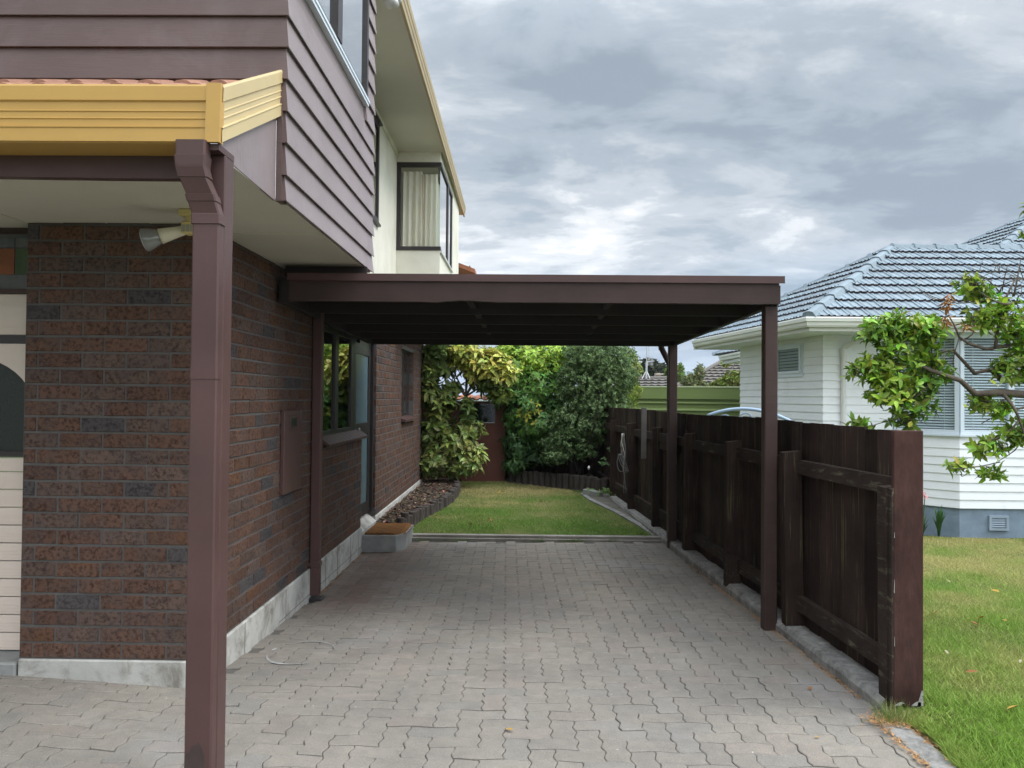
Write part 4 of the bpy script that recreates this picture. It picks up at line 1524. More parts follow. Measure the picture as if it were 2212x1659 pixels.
# grey stake and cable bundle
q = MB()
a = at(1391, 880, 9.42); c_ = at(1395, 991, 9.42)
q.bbox(a.x - .032, a.x + .030, 9.40, 9.425, c_.z, a.z, .004)
o = q.build('grey_stake', M['stake']); tag(o, 'bare grey wooden stake nailed upright against the dark fence', 'stake')
cbm = thing('cable_bundle', 'loose pale cables hanging on a fence post beside the back lawn', 'cable', tuple(at(1348, 1000, 10.95)))
for k in range(6):
    q = MB()
    pts = []
    x0 = 1345 + rng.uniform(-2, 3)
    for i in range(14):
        t_ = i / 13
        sw = 6 * math.sin(t_ * 7 + k * 1.3) * t_ * (1 - t_) * 2 - (9 * math.sin(math.pi * min(1, t_ * 1.7)) if k == 0 else 0)
        pts.append(at(x0 + sw + 4 * t_, 936 + (85 + 22 * (k % 3)) * t_, 10.90 - .02 * k + 0.0))
    q.tube(pts, .0065, 6)
    q.build('cable', M['wire'] if k % 3 == 0 else M['wire_dark'], cbm, smooth=True)
for k in range(3):
    q = MB()
    pts = [at(1342 + 9 * math.sin(2 * math.pi * i / 18 + k) + 3 * k, 1000 + 19 * math.cos(2 * math.pi * i / 18), 10.88 - .015 * k) for i in range(19)]
    q.tube(pts, .006, 6); q.build('cable_loop', M['wire_dark'], cbm, smooth=True)

# small stone block at the corner of the lawn
q = MB(); p = at(1283, 1066, 12.75)
q.bbox(-.16, .16, -.06, .06, -.05, .075, .01)
o = q.build('concrete_block', M['step_concrete']); o.location = (1.16, 12.75, .0); o.rotation_euler = (0, .1, -.6)
tag(o, 'loose pale concrete block lying at the far right corner of the back lawn', 'block')

# broken white ring left on the paving beside the wall
q = MB()
for (a0, a1, w_) in ((.35, 2.3, .006), (3.3, 5.3, .011), (2.7, 3.0, .012)):
    inn = []; ou = []
    for i in range(17):
        a = a0 + (a1 - a0) * i / 16
        ww = w_ * math.sin(math.pi * (i + .5) / 17) * rng.uniform(.6, 1.2)
        for r_, L_ in ((.205 - ww, inn), (.205 + ww, ou)):
            x = -1.40 + r_ * 1.0 * math.cos(a); y = 4.92 + r_ * 1.25 * math.sin(a)
            L_.append((x, y, G(x, y) + .005))
    q.loft([inn, ou], closed=False)
o = q.build('paint_stain', M['chalk']); tag(o, kind='structure')
# ================================================================== WHITE NEIGHBOUR HOUSE
S = 1.42
CAMP = Vector((0, 0, CAMZ))


def scl(mb):
    mb.v = [tuple(CAMP + (Vector(p) - CAMP) * S) for p in mb.v]
    return mb


def ns(x, y, z):
    return CAMP + (Vector((x, y, z)) - CAMP) * S


wh = thing('weatherboard_house', 'white weatherboard house with pale blue tiled roof beyond the brown fence', 'house', tuple(ns(4.6, 10.3, -.06)))


def offset_path(P, o):
    """open polyline in plan pushed outward (to the right-hand side walking from far left to right) by o"""
    P = [Vector((p[0], p[1], 0)) for p in P]
    out = []
    for i, p in enumerate(P):
        ns_ = []
        if i > 0:
            d = (P[i] - P[i - 1]).normalized(); ns_.append(Vector((d.y, -d.x, 0)))
        if i < len(P) - 1:
            d = (P[i + 1] - P[i]).normalized(); ns_.append(Vector((d.y, -d.x, 0)))
        if len(ns_) == 1:
            nn = ns_[0]; k = 1
        else:
            nn = (ns_[0] + ns_[1]).normalized(); k = 1 / max(.3, nn.dot(ns_[0]))
        out.append(p + nn * (o * k))
    return out


def path_profile(mb, P, prof, closed=True):
    rings = []
    offs = {}
    for o, z in prof:
        if o not in offs: offs[o] = offset_path(P, o)
    for i in range(len(P)):
        rings.append([(offs[o][i].x, offs[o][i].y, z) for o, z in prof])
    mb.loft(rings, closed=closed, caps=closed)


def obox(mb, org, u, n, u0, u1, n0, n1, z0, z1):
    org = Vector(org); u = Vector(u); n = Vector(n)
    pts = [org + u * a + n * b for a, b in ((u0, n0), (u1, n0), (u1, n1), (u0, n1))]
    mb.prism([p + Vector((0, 0, z0)) for p in pts], (0, 0, z1 - z0))


WP = [(3.52, 12.5), (3.88, 10.0), (4.766, 10.0), (5.316, 9.45), (8.2, 9.45)]
PZ, WZ0, WZ1, EVZ = .298, 1.175, 2.42, 2.44
q = MB()
z = PZ
BH = .1035
while z < EVZ:
    z1 = min(z + BH, EVZ)
    P = WP if z < WZ0 - .05 else WP[:3]
    path_profile(q, P, [(0, z), (.016, z), (.0165, z + .003), (.004, z1), (0, z1)])
    z = z1
path_profile(q, [(p[0] + .0, p[1]) for p in WP[:3]], [(-.001, PZ), (-.001, EVZ), (-.05, EVZ), (-.05, PZ)])
path_profile(q, WP[2:], [(-.001, PZ), (-.001, WZ0), (-.05, WZ0), (-.05, PZ)])
q.box(3.55, 8.2, 12.45, 12.5, PZ, EVZ)
scl(q).build('weatherboard_wall', M['white_board'], wh)
q = MB(); path_profile(q, WP, [(-.012, -.35), (-.012, PZ - .001), (-.06, PZ - .001), (-.06, -.35)])
fo = scl(q).build('foundation', M['blue_plaster'], wh)
q = MB()
vx0, vx1, vz0, vz1 = 5.665, 5.90, .035, .215
q.box(vx0, vx1, 9.432, 9.461, vz0, vz0 + .03); q.box(vx0, vx1, 9.432, 9.461, vz1 - .03, vz1); q.box(vx0, vx0 + .03, 9.432, 9.461, vz0 + .03, vz1 - .03); q.box(vx1 - .03, vx1, 9.432, 9.461, vz0 + .03, vz1 - .03)
for i in range(4):
    zz = vz0 + .04 + i * .027
    q.prism([(vx0 + .03, 9.436, zz), (vx0 + .03, 9.456, zz + .022), (vx0 + .03, 9.456, zz + .026), (vx0 + .03, 9.436, zz + .005)], (vx1 - vx0 - .06, 0, 0))
scl(q).build('vent', M['vent_blue'], wh)
# eaves
C1, C0, CR = (2.87, 13.0), (3.38, 9.2), (9.0, 9.2)
EP = [C1, C0, CR]
q = MB()
q.prism([(C1[0] + .05, C1[1], EVZ), (C0[0] + .05, C0[1] + .05, EVZ), (CR[0], CR[1] + .05, EVZ), (CR[0], C1[1], EVZ)], (0, 0, .012))
scl(q).build('eave_soffit', M['white_board'], wh)
q = MB()
path_profile(q, EP, [(-.06, 2.425), (-.045, 2.425), (-.045, 2.475), (-.06, 2.475)])
path_profile(q, EP, [(-.04, 2.468), (.0, 2.468), (.012, 2.49), (.018, 2.525), (.032, 2.535), (.036, 2.575), (.03, 2.588), (.02, 2.575), (-.04, 2.55)])
q.prism([(2.87, 12.98, 2.43), (3.0, 12.98, 2.43), (3.9, 12.98, 2.43), (3.9, 12.98, 2.58), (2.87, 12.98, 2.58)], (0, .03, 0))
scl(q).build('eave_gutter', M['white_gutter'], wh)

TB = (.235, .290, .328)
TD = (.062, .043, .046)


def tile_plane(mb, Aa, Bb, Cc, Dd, rows, tw=.235, lift=.034):
    """eave Aa->Bb, upper edge Dd->Cc"""
    Aa, Bb, Cc, Dd = map(Vector, (Aa, Bb, Cc, Dd))
    e = (Bb - Aa).normalized()
    up = (Dd - Aa) - e * (Dd - Aa).dot(e)
    H = up.length
    up.normalize()
    nn = e.cross(up).normalized()
    if nn.z < 0: nn = -nn
    aD = (Dd - Aa).dot(e); bC = (Cc - Aa).dot(e); Lb = (Bb - Aa).dot(e)
    shape = [(0, .004), (.02, .019), (.10, .019), (.125, .004), (.22, .0), (.28, .013), (.36, .013), (.42, 0), (.6, 0), (.66, .013), (.74, .013), (.80, 0)]
    for r in range(rows):
        s0 = H * r / rows; s1 = H * (r + 1) / rows + .012
        sm = (r + .5) / rows
        x0 = aD * sm; x1 = Lb + (bC - Lb) * sm
        xs_ = []
        t = math.floor(x0 / tw) * tw
        while t < x1:
            for f_, h_ in shape:
                xx = t + f_ * tw
                if x0 <= xx <= x1: xs_.append((xx, h_))
            t += tw
        if len(xs_) < 2: continue
        jj = rng.normal(0, .0016, len(xs_))
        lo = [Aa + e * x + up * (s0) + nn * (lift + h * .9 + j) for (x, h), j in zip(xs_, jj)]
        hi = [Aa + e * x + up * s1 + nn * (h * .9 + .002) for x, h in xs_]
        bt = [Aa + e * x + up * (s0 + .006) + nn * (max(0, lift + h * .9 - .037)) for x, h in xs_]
        n_ = len(xs_)
        sh = rng.uniform(.9, 1.08)
        b = len(mb.v)
        mb.v.extend([tuple(p) for p in bt + lo + hi])
        tnt = None
        for i in range(n_ - 1):
            if xs_[i][1] == .004 and xs_[i + 1][1] == .019 or tnt is None:
                k_ = sh * rng.uniform(.9, 1.07); tnt = tuple(v * k_ for v in TB)
                kd = rng.uniform(.7, 1.5); td = tuple(v * kd for v in TD)
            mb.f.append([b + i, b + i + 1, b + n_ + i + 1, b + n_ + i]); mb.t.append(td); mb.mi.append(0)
            mb.f.append([b + n_ + i, b + n_ + i + 1, b + 2 * n_ + i + 1, b + 2 * n_ + i]); mb.t.append(tnt); mb.mi.append(0)


def ridge_caps(mb, P0, P1, L=.30, w=.09, h=.042):
    P0, P1 = Vector(P0), Vector(P1)
    d = (P1 - P0); n_ = max(1, int(d.length / L)); d.normalize()
    sx = d.cross(Vector((0, 0, 1))).normalized(); up = sx.cross(d).normalized()
    for i in range(n_):
        a = P0 + (P1 - P0) * (i / n_); c = P0 + (P1 - P0) * ((i + 1.12) / n_)
        k_ = rng.uniform(.9, 1.06)

        def ring(p, s_, dz_):
            return [p + sx * (-w * s_) + up * (dz_ - .035), p + sx * (-w * .62 * s_) + up * (h * .72 * s_ + dz_), p + sx * (-w * .2 * s_) + up * (h * s_ + dz_), p + sx * (w * .2 * s_) + up * (h * s_ + dz_), p + sx * (w * .62 * s_) + up * (h * .72 * s_ + dz_), p + sx * (w * s_) + up * (dz_ - .035)]
        mb.loft([ring(a, 1.03, .012), ring(a + d * .06, 1.02, .010), ring(a + d * .066, .96, .003), ring(c, .94, -.004)], tuple(v * k_ for v in TB))


AP = (5.27, 11.09, 3.80)
EZR = 2.575
q = MB()
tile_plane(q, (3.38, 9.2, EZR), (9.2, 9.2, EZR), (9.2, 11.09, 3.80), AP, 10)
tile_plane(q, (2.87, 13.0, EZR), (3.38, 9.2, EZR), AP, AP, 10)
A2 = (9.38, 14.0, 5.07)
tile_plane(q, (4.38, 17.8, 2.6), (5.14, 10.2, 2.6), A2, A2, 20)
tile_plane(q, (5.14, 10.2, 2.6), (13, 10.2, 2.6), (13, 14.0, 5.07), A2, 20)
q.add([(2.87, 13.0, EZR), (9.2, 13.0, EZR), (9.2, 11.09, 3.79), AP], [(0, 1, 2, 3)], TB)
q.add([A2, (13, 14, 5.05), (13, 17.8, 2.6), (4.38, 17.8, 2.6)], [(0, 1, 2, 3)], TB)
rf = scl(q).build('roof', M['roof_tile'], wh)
for P0_, P1_ in (((3.40, 9.22, EZR + .03), AP), ((2.90, 12.97, EZR + .03), AP), (AP, (9.2, 11.09, 3.80)), ((5.14, 10.2, 2.62), A2), ((4.38, 17.8, 2.62), A2), (A2, (13, 14, 5.07))):
    q = MB()
    ridge_caps(q, P0_, P1_)
    scl(q).build('ridge_caps', M['roof_tile'], rf)
# windows
u1 = Vector((WP[1][0] - WP[0][0], WP[1][1] - WP[0][1], 0)); L1 = u1.length; u1.normalize(); n1 = Vector((u1.y, -u1.x, 0))
o1 = (WP[0][0], WP[0][1], 0)


def on_left_wall(px):
    # where the picture column px meets the left wall line (before scaling)
    k = (px - 1130.0) / 1662.0
    # x0+u.x*t = k*(y0+u.y*t)
    t = (k * WP[0][1] - WP[0][0]) / (u1.x - k * u1.y)
    return t


t0, t1 = on_left_wall(1680), on_left_wall(1731)
wz0, wz1 = 1.965, 2.345
q = MB()
for (a, b_, c_, d_) in ((t0, t1, wz0 - .0, wz0 + .035), (t0, t1, wz1 - .035, wz1), (t0, t0 + .035, wz0 + .035, wz1 - .035), (t1 - .035, t1, wz0 + .035, wz1 - .035)):
    obox(q, o1, u1, n1, a, b_, .0, .045, c_, d_)
obox(q, o1, u1, n1, t0 - .03, t1 + .03, .0, .03, wz0 - .05, wz0)
obox(q, o1, u1, n1, t0 - .03, t0, .0, .026, wz0, wz1 + .03); obox(q, o1, u1, n1, t1, t1 + .03, .0, .026, wz0, wz1 + .03); obox(q, o1, u1, n1, t0, t1, .0, .026, wz1, wz1 + .03)
sw = scl(q).build('window', M['window_white'], wh)
q = MB(); obox(q, o1, u1, n1, t0 + .035, t1 - .035, .028, .031, wz0 + .035, wz1 - .035); scl(q).build('pane', M['dim_pane'], sw)
q = MB()
for i in range(7):
    obox(q, o1, u1, n1, t0 + .04, t1 - .04, .019, .024, wz0 + .05 + i * .044, wz0 + .05 + i * .044 + .03)
scl(q).build('blind', M['louvre'], sw)
q = MB(); obox(q, o1, u1, n1, t0 + .03, t1 - .03, .017, .018, wz0 + .03, wz1 - .03); scl(q).build('room_backing', M['dark_room'], sw)


def bay_face(Pa, Pb, name_post_a, divs):
    Pa = Vector((Pa[0], Pa[1], 0)); Pb = Vector((Pb[0], Pb[1], 0))
    u = (Pb - Pa); L = u.length; u.normalize(); n_ = Vector((u.y, -u.x, 0))
    q = MB()
    obox(q, Pa, u, n_, 0.004, L - .004, -.04, .018, WZ0 + .04, WZ0 + .075)
    obox(q, Pa, u, n_, -.02, L + .02, -.05, .045, WZ0 - .005, WZ0 + .018)
    obox(q, Pa, u, n_, -.005, L + .005, -.05, .028, WZ0 + .018, WZ0 + .04)
    obox(q, Pa, u, n_, 0.004, L - .004, -.04, .018, WZ1 - .05, WZ1 + .025)
    es = [0.0] + divs + [L]
    for k_, x in enumerate(es):
        hw = .036
        a, b_ = x - hw, x + hw
        if k_ == 0: a, b_ = .005, .05
        if k_ == len(es) - 1: a, b_ = L - .05, L - .005
        obox(q, Pa, u, n_, a, b_, -.04, .017, WZ0 + .075, WZ1 - .05)
    w_ = scl(q).build('bay_window', M['window_white'], wh)
    q = MB()
    for a, b_ in zip(es, es[1:]):
        obox(q, Pa, u, n_, a + .035, b_ - .035, -.012, -.009, WZ0 + .07, WZ1 - .045)
    scl(q).build('pane', M['dim_pane'], w_)
    q = MB()
    zz = WZ0 + .085
    while zz < WZ1 - .05:
        p0 = Pa + u * .04; p1 = Pa + u * (L - .04)
        a = -.035; b_ = -.068
        V = [p0 + n_ * a + Vector((0, 0, zz)), p1 + n_ * a + Vector((0, 0, zz)), p1 + n_ * b_ + Vector((0, 0, zz + .022)), p0 + n_ * b_ + Vector((0, 0, zz + .022))]
        V2 = [v + Vector((0, 0, .0025)) for v in V]
        q.add(V + V2, [(3, 2, 1, 0), (4, 5, 6, 7), (0, 1, 5, 4), (1, 2, 6, 5), (2, 3, 7, 6), (3, 0, 4, 7)])
        zz += .0335
    x = .18
    while x < L:
        obox(q, Pa, u, n_, x, x + .004, -.034, -.031, WZ0 + .08, WZ1 - .05)
        x += .42
    scl(q).build('blind', M['blind'], w_)
    q = MB(); obox(q, Pa, u, n_, .0, L, -.40, -.39, WZ0 - .02, WZ1 + .02); obox(q, Pa, u, n_, .0, L, -.39, -.075, WZ0 + .0, WZ0 + .01); scl(q).build('room_backing', M['dark_room'], w_)


bay_face(WP[2], WP[3], True, [])
bay_face(WP[3], (7.6, 9.45), True, [.62, 1.5])
q = MB()
# header over the bay windows
path_profile(q, WP[2:], [(.0, WZ1 + .0255), (.014, WZ1 + .0255), (.014, EVZ), (.0, EVZ)])
path_profile(q, [(WP[3][0] - .0, WP[3][1]), (WP[3][0] + .001, WP[3][1])], [(0, 0), (0.001, 0), (.001, .001)])
scl(q).build('bay_header', M['white_board'], wh)
q = MB()
q.tube([(4.40, 9.32, 2.49), (4.39, 9.36, 2.43), (4.33, 9.55, 2.385), (4.19, 9.86, 2.335), (4.125, 9.95, 2.27), (4.12, 9.955, 2.2), (4.12, 9.955, -.1)], .034, 12)
q.tube([(4.12, 9.955, 2.26), (4.12, 9.955, 2.17)], .04, 12)
q.box(4.07, 4.17, 9.965, 9.99, 2.0, 2.025)
scl(q).build('downpipe', M['white_plastic'], wh, smooth=False)
# rear wing eave seen past the corner
q = MB()
gx, gy0, gy1 = 6.38, 19.0, 24.9
gz = 2.99
q.box(gx + .02, 10, gy0, gy1 - .02, gz - .26, gz - .24)
pr = [(-.0, gz - .17), (-.05, gz - .15), (-.06, gz - .08), (-.085, gz - .06), (-.09, gz), (0, gz)]
q.loft([[(gx + o, yy, z_) for o, z_ in pr] for yy in (gy0, gy1)])
q.prism([(gx + .0, gy1, gz - .17), (gx - .08, gy1, gz), (10, gy1, gz), (10, gy1, gz - .17)], (0, .03, 0))
q.box(gx + .06, gx + .09, gy0, gy1 - .05, gz - .25, gz - .17)
q.box(gx + .5, 10, gy0, gy1 - .6, -1, gz - .26)
q.build('rear_wing', M['white_gutter'], wh)
q = MB()
for i in range(6):
    q.prism([(gx + .05 + i * .3, gy0, gz + .02 + i * .17), (gx + .36 + i * .3, gy0, gz + .185 + i * .17), (gx + .05 + i * .3, gy0, gz - .02 + i * .17)], (0, gy1 - gy0 - .2 - i * .3, 0), TB)
q.build('rear_wing_roof', M['roof_tile'], wh)
q = MB(); a = at(1575, 808, 24); c_ = at(1592, 778, 23.9); q.tube([a, (a + c_) / 2, c_], .012, 6)
o = q.build('service_cable', M['wire']); tag(o, 'thin pale cable slanting up to the rear eave of the white house', 'cable')

# blue metal garden gate behind the fence
gt = thing('garden_gate', 'pale blue metal arched garden gate showing above the fence beside the white house', 'gate', (2.85, 9.7, -.45))
gl_, gr_, gm_ = at(1528, 898, 9.6), at(1722, 918, 9.2), at(1625, 884, 9.45)
q = MB()
pts = []
for i in range(25):
    t = i / 24
    base = gl_.lerp(gr_, t)
    hgt = (gm_.z - (gl_.z + gr_.z) / 2)
    pts.append((base.x, base.y, base.z + hgt * (1 - (2 * t - 1) ** 2)))
q.tube(pts, .022, 8)
q.build('arch_rail', M['blue_metal'], gt, smooth=True)
for k, (ta, tb) in enumerate(((.12, .30), (.36, .56), (.62, .82))):
    q = MB()
    a, b_ = Vector(pts[int(ta * 24)]), Vector(pts[int(tb * 24)])
    c_ = (a + b_) / 2; rr = (b_ - a).length / 2 * .75
    ds = (b_ - a).normalized()
    q.tube([c_ + ds * (rr * math.cos(w)) + Vector((0, 0, rr * math.sin(w) - .13)) for w in [math.pi * i / 14 for i in range(15)]], .009, 6)
    q.build('scroll', M['blue_metal'], gt, smooth=True)
for t in (0, 24):
    q = MB(); q.tube([pts[t], (pts[t][0], pts[t][1], -.45)], .022, 8); q.build('post', M['blue_metal'], gt)
q = MB()
for i in range(2, 23, 2):
    q.tube([(pts[i][0], pts[i][1], pts[i][2] - .2), (pts[i][0], pts[i][1], -.35)], .007, 6)
q.tube([(pts[0][0], pts[0][1], .9), (pts[24][0], pts[24][1], .9)], .014, 6); q.tube([(pts[0][0], pts[0][1], -.3), (pts[24][0], pts[24][1], -.3)], .014, 6)
q.build('bars', M['blue_metal'], gt)

# ================================================================== RED GARDEN SHED
rs = thing('garden_shed', 'rust red vertical board garden shed with a dark window behind the variegated tree', 'shed', (-1.2, 15.5, 0))
sx0, sx1, sy0, sy1, szt = -2.3, -.335, 14.6, 16.8, 1.50
q = MB()
x = sx0
while x < sx1 - .01:
    w_ = min(.135, sx1 - x)
    if x + w_ > -1.04 and x < -.49:
        q.box(x + .004, x + w_ - .004, sy0, sy0 + .02, -.02, 1.10)
        q.box(x + .004, x + w_ - .004, sy0, sy0 + .02, 1.495, szt + .0)
    else:
        q.box(x + .004, x + w_ - .004, sy0, sy0 + .02, -.02, szt)
    x += w_
q.box(sx0, -1.04, sy0 + .012, sy0 + .03, -.02, szt - .01); q.box(-.49, sx1, sy0 + .012, sy0 + .03, -.02, szt - .01); q.box(-1.04, -.49, sy0 + .012, sy0 + .03, -.02, 1.10)
q.box(sx1 - .02, sx1, sy0 + .031, sy1, -.02, szt); q.box(sx0, sx0 + .02, sy0 + .031, sy1, -.02, szt); q.box(sx0, sx1, sy1, sy1 + .02, -.02, szt)
q.box(sx0, sx1, sy0 - .012, sy0 - .001, 1.475, 1.52); q.box(-.42, -.34, sy0 - .01, sy0 - .001, 0, 1.474); q.box(sx0, -.42, sy0 - .012, sy0 - .001, -.02, .04)
q.build('wall', M['red_cladding'], rs)
q = MB()
q.box(-1.05, -1.0, sy0 - .008, sy0 + .04, 1.08, 1.5); q.box(-.53, -.48, sy0 - .008, sy0 + .04, 1.08, 1.474); q.box(-1.0, -.53, sy0 - .014, sy0 + .04, 1.08, 1.118)
fw = q.build('window', M['red_cladding'], rs)
q = MB(); q.box(-1.0, -.53, sy0 + .02, sy0 + .024, 1.118, 1.50); q.build('pane', M['shed_glass'], fw)
q = MB(); q.box(-1.0, -.53, sy0 - .017, sy0 - .0141, 1.108, 1.12); q.build('sill', M['galv'], fw)
q = MB(); q.box(-1.1, -.45, sy0 + .5, sy0 + .52, .9, 1.5); q.build('room_backing', M['dark_room'], fw)
q = MB()
xs_ = []
x = sx0 - .08
while x < sx1 + .08:
    xs_ += [(x, 0), (x + .03, .03), (x + .08, .03), (x + .11, 0)]; x += .17
q.loft([[(a, sy0 - .12, 1.53 + z_) for a, z_ in xs_], [(a, sy0 - .12, 1.555 + z_) for a, z_ in xs_], [(a, sy1 + .1, 1.62 + z_) for a, z_ in xs_]], closed=False)
q.build('roof', M['terracotta'], rs)

# ================================================================== GREEN STEEL SHED AND FAR ROOFS
gs = thing('steel_shed', 'olive green ribbed steel shed behind the end of the fence', 'shed', (4.5, 27, -1))
ga, gb_ = at(1255, 840, 28.0), at(1640, 830.5, 26.0)
u = Vector((gb_.x - ga.x, gb_.y - ga.y, 0)); LG = u.length; u.normalize(); nG = Vector((u.y, -u.x, 0))
ztop = (ga.z + gb_.z) / 2
q = MB()
o_ = Vector((ga.x, ga.y, 0))
obox(q, o_, u, nG, 0, LG, .0, .03, ztop - .42, ztop - .02)
q.build('fascia', M['green_steel'], gs)
q = MB(); obox(q, o_, u, nG, -.02, LG, -.02, .05, ztop - .019, ztop + .02); q.build('capping', M['green_cap'], gs)
q = MB()
z = ztop - .34
prof = []
while z > -1.5:
    prof += [(-.01, z), (-.075, z - .03), (-.075, z - .15), (-.01, z - .20), (.0, z - .225), (-.01, z - .245)]
    z -= .25
q.loft([[tuple(o_ + u * t + nG * a + Vector((0, 0, zz))) for a, zz in prof] for t in (0, LG)], closed=False)
q.build('wall', M['green_steel'], gs)
q = MB(); obox(q, o_, u, nG, -.0, LG, -4, -.08, ztop - .2, ztop - .1); q.build('roof', M['green_steel'], gs)


def far_tile_roof(parent, eaveL, eaveR, topL, topR, rows, col, name='roof'):
    q = MB()
    eL, eR, tL, tR = map(Vector, (eaveL, eaveR, topL, topR))
    for r in range(rows):
        a = r / rows; b_ = (r + 1) / rows
        A0, B0 = eL.lerp(tL, a), eR.lerp(tR, a)
        A1, B1 = eL.lerp(tL, b_), eR.lerp(tR, b_)
        n_ = max(2, int((B0 - A0).length / .10))
        lo = []; hi = []; bt = []
        for i in range(n_ + 1):
            t = i / n_
            hh = .03 * math.sin(2 * math.pi * t * (B0 - A0).length / .40)
            lo.append(A0.lerp(B0, t) + Vector((0, -.06, .07 + hh))); hi.append(A1.lerp(B1, t) + Vector((0, 0, .0)))
            bt.append(A0.lerp(B0, t) + Vector((0, -.05, -.0 + hh * .5)))
        k_ = rng.uniform(.9, 1.1)
        q.loft([lo, hi], tuple(v * k_ for v in col), closed=False)
        q.loft([bt, lo], tuple(v * .35 for v in col), closed=False)
    return q.build(name, M['far_tile'], parent)


GC = (.155, .14, .125)
fh = thing('grey_roof_house', 'house with grey brown hipped tile roof behind the green shed, right of the carport post', 'house', tuple(at(1540, 860, 50)))
tL, tR = at(1557, 785, 50), at(1760, 787, 50)
eL, eR = at(1462 - 60, 858, 44), at(1790, 858, 44)
eL.z = eR.z = tL.z - 2.6
far_tile_roof(fh, eL, eR, tL, tR, 14, GC)
q = MB(); bk = at(1440, 858, 56); q.add([eL, tL, (bk.x, 57, eL.z)], [(0, 1, 2)], GC); q.add([tL, tR, (tR.x + 3, 57, eL.z), (bk.x, 57, eL.z)], [(0, 1, 2, 3)], GC); q.build('roof_back', M['far_tile'], fh)
q = MB(); q.tube([eL + Vector((0, -.1, .1)), tL + Vector((0, 0, .1))], .13, 8, GC); q.build('ridge_caps', M['far_tile'], fh); q = MB(); q.tube([tL + Vector((0, 0, .1)), tR + Vector((0, 0, .1))], .13, 8, GC); q.build('ridge_caps', M['far_tile'], fh)
q = MB(); q.box(eL.x + .6, eR.x, 45, 56, -3, eL.z); q.build('wall', M['cream_render'], fh)
fh2 = thing('grey_roof_house', 'house with low grey tile roof carrying an aerial mast, seen left of the carport post', 'house', tuple(at(1400, 860, 46)))
tL, tR = at(1290, 818, 46), at(1462, 817, 46)
eL, eR = at(1270, 852, 42), at(1470, 852, 42)
eL.z = eR.z = tL.z - 1.9
far_tile_roof(fh2, eL, eR, tL, tR, 12, (.17, .155, .14))
q = MB(); q.add([tL, tR, (eR.x, 50, eR.z), (eL.x, 50, eL.z)], [(0, 1, 2, 3)], GC); q.build('roof_back', M['far_tile'], fh2); q = MB(); q.tube([tL, tR], .14, 8, GC); q.build('ridge_caps', M['far_tile'], fh2)
q = MB(); q.box(eL.x + .6, eR.x - .6, 43, 49.5, -3, eL.z); q.build('wall', M['cream_render'], fh2)
am = thing('aerial_mast', 'thin aerial mast with antenna rods standing on the grey tile roof', 'aerial', tuple(at(1386, 818, 46)))
q = MB()
b0 = at(1396, 818, 45.8); t0_ = at(1397, 780, 45.8); t1_ = at(1397, 741, 45.8)
q.tube([b0, t0_], .06, 8); q.tube([t0_, t1_], .025, 6)
q.build('mast', M['galv'], am)
q = MB()
for dx in (-9, 8):
    q.tube([at(1396 + dx, 818, 45.8), at(1396.5, 800, 45.8)], .03, 6)
q.build('tripod', M['white_plastic'], am)
q = MB()
q.tube([at(1397, 782, 45.8), at(1413, 780, 45.8)], .03, 6)
for dx in (3, 7, 10, 13):
    q.tube([at(1397 + dx, 790 - (dx % 3), 45.8), at(1397 + dx, 770, 45.8)], .018, 6)
q.tube([at(1402, 778, 45.8), at(1402, 738, 45.8)], .02, 6)
q.build('antenna', M['galv'], am)
up_ = thing('utility_pole', 'pale timber power pole with a crossarm in front of the dark far tree', 'pole', tuple(at(1420, 818, 60)))
q = MB(); q.tube([at(1420, 860, 60), at(1420, 806, 60)], [.30, .24], 8); q.build('shaft', M['pole_wood'], up_)
q = MB(); q.tube([at(1417, 809.5, 59.7), at(1439, 808.5, 59.7)], .07, 6); q.build('crossarm', M['pole_wood'], up_)

# hills
V = []; Fc = []
nh = 90
for i in range(nh + 1):
    t = i / nh
    px = 1100 + 1400 * t
    ridge = 806 + max(0, 1330 - px) * .3 - 9 * math.sin((px - 1380) / 95.0) - 6 * math.sin(px / 41.0) - 2.5 * math.sin(px / 13.0 + 1) - 1.2 * math.sin(px / 5.1)
    P = at(px, ridge, 3600 + 200 * math.sin(px / 90))
    V += [(P.x * .75, P.y * .72, -60), (P.x, P.y, P.z), (P.x * 1.2, P.y * 1.2, -60)]
for i in range(nh):
    a = i * 3
    Fc += [(a, a + 3, a + 4, a + 1), (a + 1, a + 4, a + 5, a + 2)]
o = np_mesh('hills', V, Fc, np.ones((len(Fc), 3)), M['hill'], smooth=True); tag(o, kind='structure')
V = []; Fc = []
for i in range(nh + 1):
    px = 1100 + 1400 * i / nh
    ridge = 824 + max(0, 1330 - px) * .25 - 7 * math.sin((px - 1430) / 70.0) - 3 * math.sin(px / 23.0) - 1.5 * math.sin(px / 9)
    P = at(px, ridge, 1900)
    V += [(P.x * .75, P.y * .75, -40), (P.x, P.y, P.z), (P.x * 1.2, P.y * 1.2, -40)]
for i in range(nh):
    a = i * 3
    Fc += [(a, a + 3, a + 4, a + 1), (a + 1, a + 4, a + 5, a + 2)]
o = np_mesh('hills', V, Fc, np.ones((len(Fc), 3)), M['hill'], smooth=True); tag(o, kind='structure')
sheet('terrain', -3000, 3000, 130, 4200, lambda x, y: -6, M['far_land'], 400)
# ================================================================== FOLIAGE
def unit(a):
    return a / np.maximum(1e-9, np.linalg.norm(a, axis=-1, keepdims=True))


